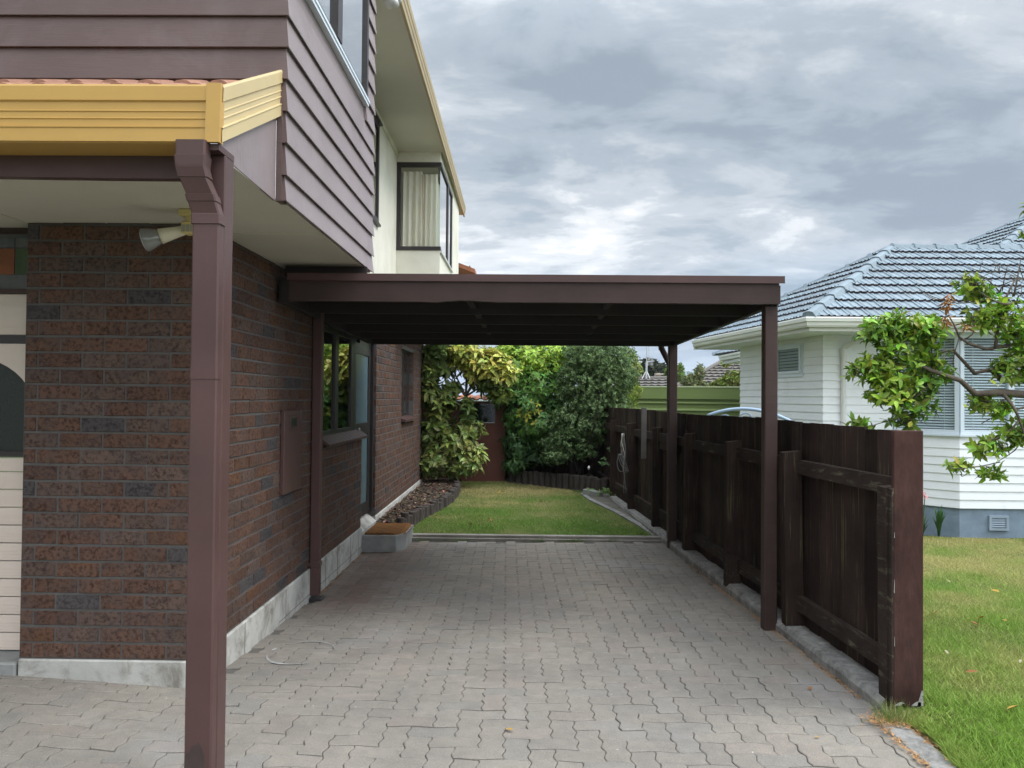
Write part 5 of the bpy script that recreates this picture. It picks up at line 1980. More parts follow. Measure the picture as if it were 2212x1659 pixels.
def leaves(pos, d, n, L, W, tint, fold=.25, droop=.15, full=True):
    """arrays -> (V, tris, tint per tri)"""
    pos, d, n = map(np.asarray, (pos, d, n))
    d = unit(d)
    s = unit(np.cross(d, n)); n = np.cross(s, d)
    L = np.broadcast_to(np.asarray(L, float), (len(pos),))[:, None]; W = np.broadcast_to(np.asarray(W, float), (len(pos),))[:, None]
    if full:
        m1 = pos + d * L * .32 - n * L * droop * .10
        m2 = pos + d * L * .68 - n * L * droop * .45
        tip = pos + d * L - n * L * droop
        l1 = m1 + s * W * .46 + n * W * fold; r1 = m1 - s * W * .46 + n * W * fold
        l2 = m2 + s * W * .38 + n * W * fold * .8; r2 = m2 - s * W * .38 + n * W * fold * .8
        V = np.stack([pos, m1, m2, tip, l1, l2, r1, r2], 1).reshape(-1, 3)
        T = np.array([(0, 1, 4), (1, 2, 5), (1, 5, 4), (2, 3, 5), (0, 6, 1), (1, 6, 7), (1, 7, 2), (2, 7, 3)])
        k = 8
    else:
        tip = pos + d * L - n * L * droop
        m = pos + d * L * .5
        l = m + s * W * .5 + n * W * fold; r = m - s * W * .5 + n * W * fold
        V = np.stack([pos, l, tip, r], 1).reshape(-1, 3)
        T = np.array([(0, 2, 1), (0, 3, 2)])
        k = 4
    F_ = (np.arange(len(pos))[:, None, None] * k + T[None]).reshape(-1, 3)
    return V, F_, np.repeat(np.asarray(tint), len(T), axis=0)


def rosettes(C, AX, k, L, W, el, tintf, fold=.2, droop=.25, jit=.25, full=True):
    """k leaves round each axis AX at C; el = angle above the plane across the axis"""
    n_ = len(C)
    C = np.repeat(C, k, 0); AX = unit(np.repeat(AX, k, 0))
    ref = np.tile(np.array([[.21, .53, .82]]), (n_ * k, 1))
    e1 = unit(np.cross(AX, ref)); e2 = np.cross(AX, e1)
    ph = np.tile(np.arange(k) * 2 * np.pi / k, n_) + np.repeat(rng.random(n_) * 6.28, k) + rng.normal(0, .25, n_ * k)
    ee = el + rng.normal(0, jit, n_ * k)
    rad = e1 * np.cos(ph)[:, None] + e2 * np.sin(ph)[:, None]
    d = rad * np.cos(ee)[:, None] + AX * np.sin(ee)[:, None]
    nn = AX * np.cos(ee)[:, None] - rad * np.sin(ee)[:, None]
    sc_ = rng.uniform(.7, 1.15, n_ * k)
    C = C + AX * rng.uniform(-.25, .1, n_ * k)[:, None] * L
    return leaves(C, d, nn, L * sc_, W * sc_, tintf(C, AX), fold, droop, full)


def join(parts):
    V = []; F_ = []; T = []
    b = 0
    for v, f_, t in parts:
        V.append(v); F_.append(f_ + b); T.append(t); b += len(v)
    return np.concatenate(V), np.concatenate(F_), np.concatenate(T)


def blob_pts(c, r, n_, shell=.35, lo=-1.0):
    u = unit(rng.normal(0, 1, (n_ * 2, 3)))
    u = u[u[:, 2] > lo][:n_]
    lump = 1 + .13 * np.sin(u[:, 0] * 5 + c[0] * 7) * np.sin(u[:, 2] * 6 + 1.3) + .08 * np.sin(u[:, 1] * 11 + u[:, 0] * 8)
    rr = (1 - shell * rng.random(len(u)) ** 1.5) * lump
    p = np.asarray(c) + u * np.asarray(r) * rr[:, None]
    nn = unit(u / np.asarray(r))
    return p, nn


def tvar(base, lo=.75, hi=1.25, hue=.08):
    base = np.asarray(base)

    def f_(C, AX):
        k = rng.uniform(lo, hi, (len(C), 1))
        return np.clip(base[None] * k * (1 + rng.normal(0, hue, (len(C), 3))), .004, .9)
    return f_


def pb(px, py, rx, ry, Y, ryy=None):
    """blob centre and radii from its place in view at real depth Y"""
    c = at(px, py, Y)
    k = Y / 1662.0
    return np.array(c), np.array([rx * k, (ryy if ryy else (rx + ry) * .5 * k), ry * k])


UP = np.array([0, 0, 1.0])


def limb(mb, a, b_, r0, r1, bend=.05, n_=6, seg=7):
    a, b_ = Vector(a), Vector(b_)
    pts = []
    off = Vector(rng.normal(0, bend, 3))
    for i in range(n_ + 1):
        t = i / n_
        pts.append(a.lerp(b_, t) + off * math.sin(math.pi * t))
    mb.tube(pts, [r0 + (r1 - r0) * i / n_ for i in range(n_ + 1)], seg)


# ---------------------------------------------------------------- spotted laurel tree by the shed
au = thing('spotted_laurel', 'small tree with yellow spotted leaves growing at the end of the mulch bed', 'tree', (-1.5, 13.6, .05))
q = MB()
P = [at(940, 1025, 13.7), at(944, 990, 13.7), at(962, 941, 13.7), at(983, 905, 13.7), at(1002, 878, 13.65), at(1007, 855, 13.6)]
q.tube(P, [.05, .045, .04, .036, .034, .03], 9)
q.tube([at(985, 1010, 13.8), at(975, 960, 13.8), at(996, 900, 13.75), at(1000, 880, 13.7)], [.035, .03, .026, .02], 7)
for (x, y, dy, r_) in ((930, 790, .1, .02), (960, 770, .0, .018), (985, 760, -.2, .02), (1010, 770, .2, .02), (1045, 780, -.1, .02), (1080, 800, 0, .02), (1030, 760, .3, .016), (1065, 770, .3, .016)):
    e = at(x, y, 13.6 + dy)
    s_ = at(1006, 856, 13.6)
    limb(q, s_, e, r_, .007, .06)
    for k in range(3):
        e2 = e + Vector(rng.normal(0, .16, 3)); m_ = Vector(s_).lerp(e, rng.uniform(.35, .7))
        limb(q, m_, e2, .009, .004, .04, 4, 5)
for (x, y, dy) in ((920, 900, .1), (930, 960, -.1), (1030, 940, -.1), (1040, 990, -.15), (935, 1000, 0), (1020, 1000, 0)):
    limb(q, at(958 + rng.uniform(-12, 12), 950 + rng.uniform(-30, 40), 13.7), at(x, y, 13.6 + dy), .012, .004, .05, 4, 5)
q.build('trunk', M['bark'], au, smooth=True)
parts = []  # top blobs tinted as sun-lit, lower and left as shaded, besides leaf variegation
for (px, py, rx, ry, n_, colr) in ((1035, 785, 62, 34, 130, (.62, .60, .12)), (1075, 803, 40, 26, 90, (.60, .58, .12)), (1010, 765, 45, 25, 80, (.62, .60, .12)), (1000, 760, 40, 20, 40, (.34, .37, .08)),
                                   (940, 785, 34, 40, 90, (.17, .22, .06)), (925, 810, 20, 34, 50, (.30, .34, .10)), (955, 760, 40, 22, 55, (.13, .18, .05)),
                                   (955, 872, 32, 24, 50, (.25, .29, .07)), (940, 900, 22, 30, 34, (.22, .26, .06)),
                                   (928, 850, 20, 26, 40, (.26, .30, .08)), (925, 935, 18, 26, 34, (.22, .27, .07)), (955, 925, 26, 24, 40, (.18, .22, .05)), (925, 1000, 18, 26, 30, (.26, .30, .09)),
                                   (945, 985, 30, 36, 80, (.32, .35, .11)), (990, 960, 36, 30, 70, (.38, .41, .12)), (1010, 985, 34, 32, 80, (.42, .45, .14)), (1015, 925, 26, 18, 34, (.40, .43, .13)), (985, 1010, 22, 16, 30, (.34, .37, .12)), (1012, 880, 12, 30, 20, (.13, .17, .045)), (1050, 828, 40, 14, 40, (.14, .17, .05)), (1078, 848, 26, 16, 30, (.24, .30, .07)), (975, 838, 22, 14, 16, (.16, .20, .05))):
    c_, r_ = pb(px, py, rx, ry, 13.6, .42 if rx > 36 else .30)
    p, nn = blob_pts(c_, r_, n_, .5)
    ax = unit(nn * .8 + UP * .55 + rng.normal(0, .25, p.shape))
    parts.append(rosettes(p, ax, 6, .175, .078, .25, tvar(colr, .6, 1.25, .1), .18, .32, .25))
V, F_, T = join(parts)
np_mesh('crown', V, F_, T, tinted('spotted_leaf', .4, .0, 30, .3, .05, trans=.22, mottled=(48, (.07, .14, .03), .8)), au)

# ---------------------------------------------------------------- dense green shrub
gsn = thing('green_shrub', 'large dense glossy green shrub between the red shed and the grey green shrub', 'shrub', (.3, 14.6, .05))
parts = []
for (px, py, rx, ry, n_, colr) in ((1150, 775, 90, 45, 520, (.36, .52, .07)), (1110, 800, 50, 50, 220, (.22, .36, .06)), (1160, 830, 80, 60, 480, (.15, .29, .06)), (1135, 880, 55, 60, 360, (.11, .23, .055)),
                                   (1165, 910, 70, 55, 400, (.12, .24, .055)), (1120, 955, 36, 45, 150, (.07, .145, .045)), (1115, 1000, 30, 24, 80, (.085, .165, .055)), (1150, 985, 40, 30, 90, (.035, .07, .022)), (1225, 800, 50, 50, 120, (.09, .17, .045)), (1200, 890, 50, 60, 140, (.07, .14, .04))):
    c_, r_ = pb(px, py, rx, ry, 14.7, .7)
    p, nn = blob_pts(c_, r_, int(n_ * 1.3), .35)
    ax = unit(nn + UP * .5 + rng.normal(0, .3, p.shape))
    parts.append(rosettes(p, ax, 7, .095, .042, .15, tvar(colr, .6, 1.4, .1), .15, .25, .3))
# yellowing sprigs
c_, r_ = pb(1155, 890, 45, 30, 14.1, .2)
p, nn = blob_pts(c_, r_, 9, .9)
p[:, 1] = 14.05 - .05 * rng.random(len(p))
parts.append(rosettes(p, unit(nn * .3 + np.array([0, -1, .5])), 6, .10, .04, .1, tvar((.42, .42, .05), .7, 1.15, .1), .15, .2))
V, F_, T = join(parts)
np_mesh('crown', V, F_, T, M['leaf_glossy'], gsn)
q = MB()
for k in range(14):
    limb(q, (rng.uniform(-.1, .7), 14.8, 0), (rng.uniform(-.4, 1.0), 14.6 + rng.normal(0, .3), rng.uniform(1.0, 2.2)), .03, .008, .1)
q.build('trunk', M['dark_bark'], gsn)

# ---------------------------------------------------------------- fine grey-green pittosporum
pi_ = thing('pittosporum', 'tall fine leaved grey green shrub beside the end of the fence', 'shrub', (1.2, 14.1, .05))
parts = []
for (px, py, rx, ry, n_) in ((1290, 775, 78, 48, 1000), (1315, 815, 62, 52, 800), (1265, 835, 65, 50, 800), (1290, 875, 66, 48, 760), (1245, 915, 62, 44, 640), (1225, 958, 55, 36, 460), (1280, 925, 48, 40, 420), (1200, 985, 38, 18, 160), (1262, 970, 30, 24, 150)):
    c_, r_ = pb(px, py, rx, ry, 14.0, .55)
    p, nn = blob_pts(c_, r_, n_, .4)
    ax = unit(nn + UP * .25 + rng.normal(0, .5, p.shape))
    parts.append(rosettes(p, ax, 7, .047, .024, .45, tvar((.17, .25, .105), .45, 1.5, .06), .15, .1, .4, full=False))
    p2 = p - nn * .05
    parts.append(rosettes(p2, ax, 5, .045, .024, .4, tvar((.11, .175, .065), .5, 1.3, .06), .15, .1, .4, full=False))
V, F_, T = join(parts)
np_mesh('crown', V, F_, T, M['leaf'], pi_)
q = MB()
for k in range(12):
    limb(q, (rng.uniform(.85, 1.15), 14.1, 0), (rng.uniform(.5, 1.8), 14.0 + rng.normal(0, .25), rng.uniform(.9, 2.3)), .028, .006, .08)
q.build('trunk', M['dark_bark'], pi_)

# ---------------------------------------------------------------- pale green tree behind the shrubs
pt = thing('pale_tree', 'pale green leafy tree rising behind the dense shrubs', 'tree', (1.6, 19, -.3))
parts = []
for (px, py, rx, ry, n_, colr) in ((1200, 768, 110, 34, 330, (.22, .30, .05)), (1352, 800, 34, 42, 200, (.25, .31, .08)), (1365, 845, 16, 34, 60, (.22, .30, .05)), (1080, 768, 60, 22, 90, (.2, .28, .05)), (1290, 770, 80, 36, 200, (.2, .28, .06))):
    c_, r_ = pb(px, py, rx, ry, 18.0, .7)
    p, nn = blob_pts(c_, r_, n_, .5)
    parts.append(rosettes(p, unit(nn + UP * .4 + rng.normal(0, .4, p.shape)), 5, .12, .05, .1, tvar(colr, .65, 1.3, .1), .1, .3, .4, full=False))
V, F_, T = join(parts)
np_mesh('crown', V, F_, T, M['leaf'], pt)
q = MB()
limb(q, (1.6, 19, -.5), at(1250, 800, 18.3), .07, .03, .1); limb(q, at(1250, 850, 18.6), at(1350, 800, 18.0), .04, .01, .1); limb(q, at(1250, 850, 18.6), at(1150, 775, 18.0), .04, .01, .1)
for k in range(9):
    a = at(1330 + rng.uniform(0, 20), 775, 18.2); limb(q, a, at(1330 + rng.uniform(0, 50), 750 + rng.uniform(-12, 6), 18.2), .007, .003, .03, 4, 5)
q.build('trunk', M['bark'], pt)


def far_bush(name, label, cat, blobs, Y, colr, L, W, n_per=1.0, group=None, trunk=True):
    t = thing(name, label, cat, tuple(at(blobs[0][0], 862, Y)), group)
    parts = []
    for (px, py, rx, ry, n_) in blobs:
        c_, r_ = pb(px, py, rx, ry, Y)
        p, nn = blob_pts(c_, r_, n_, .5)
        parts.append(rosettes(p, unit(nn + UP * .4 + rng.normal(0, .4, p.shape)), 5, L, W, .15, tvar(colr, .5, 1.4, .1), .1, .2, .4, full=False))
    V, F_, T = join(parts)
    np_mesh('crown', V, F_, T, M['leaf'], t)
    q = MB()
    c_ = at(blobs[0][0], blobs[0][1], Y)
    limb(q, (c_.x, c_.y, -2.5), c_, .012 * Y * .3, .02, .05)
    q.build('trunk', M['dark_bark'], t)


far_bush('dark_tree', 'dark brownish green round tree beyond the grey tile roof', 'tree', ((1408, 800, 28, 20, 260), (1425, 808, 24, 18, 200), (1392, 812, 20, 16, 140), (1405, 786, 14, 8, 60)), 70, (.045, .055, .028), .55, .3)
far_bush('slender_tree', 'small bright green tree just left of the far carport post', 'tree', ((1448, 805, 8, 14, 60), (1466, 806, 8, 18, 90)), 58, (.14, .21, .05), .4, .2)
far_bush('feathery_bush', 'sparse feathery olive bush in front of the grey brown roof', 'bush', ((1492, 822, 16, 14, 90), (1510, 806, 10, 20, 50), (1502, 832, 24, 10, 90), (1480, 832, 10, 8, 40)), 34, (.20, .22, .09), .22, .07)
far_bush('yellow_bush', 'round yellow green bush at the corner of the white house above the green shed', 'bush', ((1584, 818, 20, 16, 150), (1562, 828, 18, 9, 90), (1545, 832, 12, 5, 40), (1568, 785, 4, 6, 8)), 33, (.22, .26, .06), .24, .08)

# ---------------------------------------------------------------- lemon tree
lm = thing('lemon_tree', 'lemon tree with bright glossy leaves reaching over the fence from the right', 'tree', (4.75, 5.7, -.1))
YL = 5.5
q = MB()
trunk_top = Vector((4.55, 5.65, 1.25))
q.tube([(4.75, 5.7, -.2), (4.72, 5.7, .4), (4.62, 5.68, .9), trunk_top], [.085, .075, .065, .06], 10)
main = [trunk_top, at(2290, 838, 5.6), at(2212, 852, 5.55), at(2160, 848, 5.5), at(2105, 850, 5.45), at(2075, 822, 5.42), at(2045, 812, 5.4), at(2010, 800, 5.42), at(1970, 780, 5.45), at(1920, 760, 5.45)]
q.tube(main, [.05, .036, .029, .026, .022, .017, .016, .013, .009, .005], 9)
second = [at(2212, 820, 5.7), at(2165, 822, 5.62), at(2140, 798, 5.6), at(2105, 806, 5.6), at(2062, 760, 5.6), at(2060, 755, 5.6), at(1990, 770, 5.55), at(1930, 810, 5.5)]
q.tube([trunk_top] + second, [.045, .026, .022, .018, .015, .010, .009, .006, .004], 7)
third = [trunk_top, at(2300, 740, 5.7), at(2212, 770, 5.6), at(2190, 745, 5.55), at(2130, 754, 5.5), at(2092, 742, 5.45), at(2072, 728, 5.42), at(2060, 700, 5.4), at(2048, 680, 5.4)]
q.tube(third, [.045, .03, .022, .016, .012, .01, .008, .006, .005], 7)
for (a, b_, r_) in (((2150, 752), (2195, 600), .014), ((2195, 655), (2115, 630), .010), ((2190, 640), (2205, 560), .008), ((2075, 735), (2090, 670), .006), ((2110, 650), (1985, 627), .005), ((2040, 645), (1983, 622), .004), ((2160, 632), (2095, 585), .006), ((2160, 632), (2212, 600), .006), ((2165, 628), (2180, 570), .004), ((2120, 605), (2100, 590), .003), ((2212, 605), (2170, 580), .004), ((2150, 630), (2145, 590), .003), ((2200, 640), (2212, 690), .006),
                    ((2165, 850), (2215, 950), .014), ((2200, 910), (2110, 960), .008), ((2190, 950), (2150, 1000), .006), ((2160, 998), (2045, 1012), .005), ((2150, 1003), (2105, 1035), .004), ((2212, 880), (2120, 915), .008), ((2110, 860), (2112, 880), .005), ((2010, 800), (1960, 870), .008), ((1965, 865), (1930, 920), .006), ((1960, 870), (1990, 910), .005), ((1940, 905), (1860, 928), .005), ((1975, 785), (1870, 800), .007), ((1880, 800), (1822, 812), .004), ((1850, 805), (1845, 822), .003), ((1990, 790), (1900, 700), .008), ((1960, 775), (1960, 690), .007), ((2020, 800), (2010, 700), .006), ((2072, 730), (2062, 812), .004), ((2050, 757), (2020, 800), .004)):
    limb(q, at(a[0], a[1], YL), at(b_[0], b_[1], YL + rng.normal(0, .1)), r_, r_ * .35, .035, 5, 6)
for k in range(26):
    a = at(rng.uniform(2085, 2230), rng.uniform(575, 660), YL); limb(q, a, a + Vector((rng.normal(0, .08), rng.normal(0, .05), rng.uniform(.02, .14))), .0035, .0015, .02, 3, 4)
q.build('trunk', M['bark'], lm, smooth=True)
parts = []
TW = []
LG_ = (.28, .46, .055)
for (px, py, rx, ry, n_, colr) in ((1945, 705, 85, 34, 62, LG_), (1900, 720, 50, 34, 34, (.20, .36, .045)), (2005, 715, 45, 34, 30, LG_), (1935, 790, 85, 55, 64, (.30, .46, .055)), (1870, 800, 48, 26, 20, (.29, .44, .055)), (2015, 790, 46, 50, 30, (.20, .36, .045)), (1930, 850, 72, 40, 44, (.34, .50, .06)), (1985, 860, 55, 40, 26, (.15, .26, .035)), (1960, 905, 55, 18, 14, (.2, .33, .045)), (1860, 925, 36, 14, 12, (.2, .33, .045)),
                                   (2098, 620, 36, 24, 16, (.30, .43, .06)), (2125, 640, 26, 18, 8, LG_), (2160, 680, 60, 40, 36, (.34, .50, .06)), (2110, 690, 30, 30, 14, (.26, .38, .05)), (2195, 715, 40, 34, 20, LG_), (2180, 795, 40, 34, 22, (.22, .34, .045)), (2225, 760, 40, 60, 26, LG_), (2120, 868, 36, 22, 14, (.24, .35, .045)), (2165, 880, 34, 22, 12, LG_), (2190, 935, 50, 30, 24, (.22, .34, .045)), (2140, 965, 40, 22, 16, (.30, .46, .055)), (2070, 1008, 34, 12, 9, (.34, .50, .06)), (2140, 1020, 40, 10, 8, LG_), (2228, 452, 16, 16, 6, (.22, .30, .05)), (2235, 500, 20, 26, 8, LG_), (2290, 640, 70, 70, 40, LG_), (2300, 900, 70, 70, 40, LG_), (2330, 770, 80, 90, 40, LG_)):
    c_, r_ = pb(px, py, rx, ry, YL, (rx + ry) * .5 * YL / 1662 * .8)
    p, nn = blob_pts(c_, r_, n_, .8)
    ax = unit(nn * .7 + UP * .75 + rng.normal(0, .35, p.shape))
    TW.append((c_, p[:14]))
    p, nn = (p, nn) if px > 2240 else blob_pts(c_, r_, int(n_ * 1.7), .8)
    ax = unit(nn * .7 + UP * .75 + rng.normal(0, .45, p.shape))
    h_ = len(p) // 2
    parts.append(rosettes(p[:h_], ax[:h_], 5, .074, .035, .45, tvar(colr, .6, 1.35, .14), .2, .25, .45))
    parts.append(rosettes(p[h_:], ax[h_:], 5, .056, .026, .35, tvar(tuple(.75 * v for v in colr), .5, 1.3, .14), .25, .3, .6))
for (px, py) in ((2135, 645), (2085, 880), (2150, 832), (1965, 920), (2110, 650)):
    p = np.array([at(px, py, YL - .1)])
    parts.append(rosettes(p, np.array([[.1, -.5, .6]]), 2, .06, .034, .3, tvar((.45, .42, .04), .8, 1.1), .2, .2))
V, F_, T = join(parts)
q = MB()
for c_, ps in TW:
    for p_ in ps:
        limb(q, c_ + rng.normal(0, .02, 3), p_, .0035, .0015, .02, 3, 4)
tag(q.build('twigs', M['bark'], lm), kind='stuff')
np_mesh('crown', V, F_, T, tinted('citrus_leaf', .34, .15, 30, .35, .1, trans=.3, dark=(.6, .65, .5)), lm)
parts = []
for (px, py, n_) in ((2045, 660, 7), (2040, 690, 6), (2082, 700, 4), (2050, 640, 4)):
    c_, r_ = pb(px, py, 7, 14, YL - .1, .02)
    p, nn = blob_pts(c_, r_, n_, .9)
    parts.append(rosettes(p, unit(nn * .4 + np.array([0, -.3, -.8])), 3, .07, .016, .7, tvar((.42, .21, .08), .7, 1.3, .1), .4, .1))
V, F_, T = join(parts)
np_mesh('dead_leaves', V, F_, T, M['litter'], lm)

# ---------------------------------------------------------------- flower plants by the white house
def strap_plant(name, label, px, py, Y, n_, H_, colr, flower=None, spread=.35):
    b0 = at(px, py, Y)
    t = thing(name, label, 'plant', tuple(b0))
    q = MB()
    for k in range(n_):
        a = rng.random() * 6.28; sp = rng.uniform(.1, spread) * H_
        h_ = H_ * rng.uniform(.6, 1.05); w_ = .022 * H_ / .5 * rng.uniform(.8, 1.2)
        sd = Vector((-math.sin(a), math.cos(a), 0))
        L_ = []; R_ = []
        for i in range(7):
            s_ = i / 6
            c_ = Vector((b0.x + math.cos(a) * sp * s_ ** 1.6, b0.y + math.sin(a) * sp * s_ ** 1.6, b0.z + h_ * (s_ - .18 * s_ ** 3)))
            ww = w_ * (1 - s_ ** 2.2) * (.5 + 1.2 * s_ if s_ < .45 else 1)
            L_.append(c_ + sd * ww); R_.append(c_ - sd * ww)
        q.loft([L_, R_], tuple(v * rng.uniform(.7, 1.3) for v in colr), closed=False)
    q.build('foliage', M['leaf_glossy'], t)
    if flower:
        q = MB()
        for (dx, dz_) in flower:
            c_ = b0 + Vector((dx, -.03, dz_))
            for k in range(7):
                a = k * .9
                d_ = Vector((math.cos(a) * .06, -.02 + .03 * math.sin(a * 2), math.sin(a) * .06))
                q.add([c_, c_ + d_ * .6 + Vector((.012, 0, .012)), c_ + d_, c_ + d_ * .6 - Vector((.012, 0, .012))], [(0, 1, 2, 3)])
        q.build('flower', M['pink_flower'], t)
        q = MB()
        for (dx, dz_) in flower:
            q.tube([b0, b0 + Vector((dx, -.03, dz_))], .008, 6, (.1, .16, .05))
        q.build('stem', M['leaf'], t)


strap_plant('strap_leaf_plant', 'clump of upright dark strap leaves against the blue house foundation', 2028, 1158, 13.25, 22, .62, (.05, .11, .035))
strap_plant('flowering_lily', 'pink flowering lily clump beside the end of the brown fence', 1992, 1162, 13.3, 14, .55, (.06, .12, .04), [(-.02, .78), (.03, .72), (-.05, .70)])
b0 = at(1316, 1040, 12.9)
rose = thing('rose_bush', 'thin rose stem with a few pale blooms in front of the dark fence', 'plant', (b0.x, 12.9, .0))
q = MB()
for (a, b_) in (((1322, 1040), (1316, 1010)), ((1316, 1010), (1326, 985)), ((1316, 1010), (1305, 990)), ((1326, 985), (1318, 968))):
    limb(q, at(a[0], a[1], 12.9), at(b_[0], b_[1], 12.9), .007, .004, .02, 4, 5)
q.build('stem', M['dark_bark'], rose)
p = np.array([at(1326, 985, 12.9), at(1305, 990, 12.9), at(1318, 968, 12.9), at(1310, 1000, 12.85), at(1300, 1000, 12.9), at(1322, 1000, 12.85)])
V, F_, T = rosettes(p, np.tile(np.array([[0, -.5, .7]]), (len(p), 1)), 6, .07, .035, .2, tvar((.07, .13, .04)), .1, .2)
np_mesh('foliage', V, F_, T, M['leaf'], rose)
q = MB()
for (px, py, c0) in ((1326, 982, 0), (1272, 1010, 1), (1325, 970, 1)):
    c_ = at(px, py, 12.85)
    q.tube([c_ + Vector((0, 0, -.03)), c_, c_ + Vector((0, 0, .03))], [.010, .022, .008], 8)
q.build('flower', M['white_flower'], rose)
p = np.array([at(1303, 1064 + rng.uniform(-8, 4), 12.6) + Vector((rng.normal(0, .12), 0, 0)) for _ in range(14)]); p = p + np.array([.12, 0, 0])
V, F_, T = rosettes(p, np.tile(np.array([[0, -.4, .8]]), (len(p), 1)), 5, .09, .035, .3, tvar((.13, .20, .05)), .1, .3)
o = np_mesh('weed_plant', V, F_, T, M['leaf']); tag(o, 'low bright green weeds at the foot of the dark fence by the block', 'weeds')

# ================================================================== GRASS
def grass(name, label, X, Y, zf, h, w, tintf):
    n_ = len(X)
    Z = np.array([zf(x, y) for x, y in zip(X, Y)])
    a = rng.random(n_) * 6.28
    hh = h * rng.uniform(.4, 1.2, n_) * (1 + .35 * patch(X * 1.7, Y * 1.7, 21)).clip(.45, 1.9)
    lean = rng.normal(0, .75, (n_, 2)) * hh[:, None]
    b = np.stack([X, Y, Z - .004], 1)
    s_ = np.stack([np.cos(a) * w, np.sin(a) * w, np.zeros(n_)], 1) * rng.uniform(.7, 1.3, (n_, 1))
    tip = b + np.stack([lean[:, 0], lean[:, 1], hh], 1)
    V = np.stack([b - s_, b + s_, tip], 1).reshape(-1, 3)
    Fc = np.arange(n_ * 3).reshape(-1, 3)
    o = np_mesh(name, V, Fc, tintf(X, Y), M['grass'])
    tag(o, label, 'grass', kind='stuff')
    return o


def patch(X, Y, seed):
    r = np.random.default_rng(seed)
    v = np.zeros(len(X))
    for k in range(26):
        fx, fy = r.normal(0, 1.0 + k * .18, 2); ph = r.random() * 6.28
        v += np.sin(X * fx * 1.6 + Y * fy * 1.6 + ph) / (1 + k * .25)
    return v / 2.6


def tint_right(X, Y):
    d = np.clip((Y - 5.6) / 4.0, 0, 1) * .78 + .5 * patch(X, Y, 3) + .14
    d = np.clip(d + rng.normal(0, .18, len(X)), 0, 1)[:, None]
    g_ = np.array([.21, .35, .05]); y_ = np.array([.46, .42, .16])
    return np.clip((g_ * (1 - d) + y_ * d) * rng.uniform(.65, 1.3, (len(X), 1)), .01, 1)


def tint_back(X, Y):
    d = np.clip((Y - 10.2) / 3.6, 0, .75) * .8 + .55 * patch(X, Y, 8) + .06
    far = np.exp(-((X - .35) / 1.0) ** 2 - ((Y - 13.6) / .55) ** 2)
    sp = np.exp(-((X - .1) / .3) ** 2 - ((Y - 10.9) / .3) ** 2)
    d = np.clip(d + .7 * far + .5 * sp + np.clip((X - .9), 0, .6) * .6 - np.exp(-((X + .3) / .9) ** 2 - ((Y - 9.9) / .7) ** 2) * .6 + rng.normal(0, .15, len(X)), 0, 1)[:, None]
    g_ = np.array([.14, .27, .036]); y_ = np.array([.50, .41, .19])
    return np.clip((g_ * (1 - d) + y_ * d) * rng.uniform(.65, 1.3, (len(X), 1)), .01, 1)


# neighbour's lawn: dense where the photograph looks, thinner around
n_ = 150000
Yr = 3.0 + (13.35 - 3.0) * rng.random(n_) ** 1.15
Xr = Yr * rng.uniform(.50, .80, n_)
n2 = 80000
n3 = 7000
Yr = np.concatenate([Yr, rng.uniform(1.2, 13.3, n2), rng.uniform(2.9, 4.0, n3)]); Xr = np.concatenate([Xr, rng.uniform(1.95, 9.5, n2), 1.92 + .09 * rng.random(n3) ** 1.5])
edge = 1.915 + np.where(Yr > 4, .12, 0) + .03 * np.sin(Yr * 9)
inhouse = (Yr > 13.30) | ((Xr < fence_x(Yr) + .06) & (Yr > 4.0))
ok = (Xr > edge) & ~inhouse
Xr, Yr = Xr[ok], Yr[ok]
grass('lawn_grass', 'green and straw coloured lawn grass in front of the white house', Xr, Yr, lawn_r, .038, .0028, tint_right)
n_ = 85000
Yb = 9.15 + 5.5 * rng.random(n_); Xb = rng.uniform(-1.45, 1.65, n_)
px_ = np.interp(Yb, [p[1] for p in path], [p[0] for p in path]) + .05
pr_ = np.interp(Yb, [8.95, 9.9, 11.0, 12.2, 13.0, 13.6, 14.2, 14.7], [1.60, 1.48, 1.31, 1.03, .97, .8, .25, -.35])
ok = (Xb > px_) & (Xb < pr_) & (Yb > 9.3 - .085 * (Xb + 1.35))
Xb, Yb = Xb[ok], Yb[ok]
grass('lawn_grass', 'short patchy lawn grass of the back garden beyond the paving', Xb, Yb, lawn_b, .030, .0026, tint_back)
# tuft at the fence end
n_ = 260
Xt = 1.87 + rng.normal(0, .05, n_); Yt = 3.90 + rng.normal(0, .035, n_)
b = MB()
V = []; T = []
for x, y in zip(Xt, Yt):
    h_ = rng.uniform(.03, .11); a = rng.random() * 6.28
    l = rng.normal(0, .04, 2)
    V += [(x - .002 * math.cos(a), y - .002 * math.sin(a), .0), (x + .002 * math.cos(a), y + .002 * math.sin(a), .0), (x + l[0], y + l[1], h_)]
    T.append((.16, .24, .05) if rng.random() < .75 else (.45, .38, .2))
o = np_mesh('grass_tuft', V, np.arange(len(V)).reshape(-1, 3), np.array(T), M['grass'])
tag(o, 'grass tuft growing on the paving at the foot of the fence end board', 'grass')
# weeds along the timber edging
V = []; T = []
for k in range(420):
    x = rng.choice([-1.2, -.75, .55, .62, 1.05, .2]) + rng.normal(0, .08)
    y = EDGE(x) - .01 + rng.normal(0, .012)
    h_ = rng.uniform(.01, .05); a = rng.random() * 6.28; l = rng.normal(0, .02, 2)
    z0 = G(x, y)
    V += [(x - .0025 * math.cos(a), y - .0025 * math.sin(a), z0), (x + .0025 * math.cos(a), y + .0025 * math.sin(a), z0), (x + l[0], y + l[1], z0 + h_)]
    T.append((.12, .20, .04))
o = np_mesh('joint_weeds', V, np.arange(len(V)).reshape(-1, 3), np.array(T), M['grass'])
tag(o, 'tiny weeds in the joint along the timber edging', 'weeds', kind='stuff')
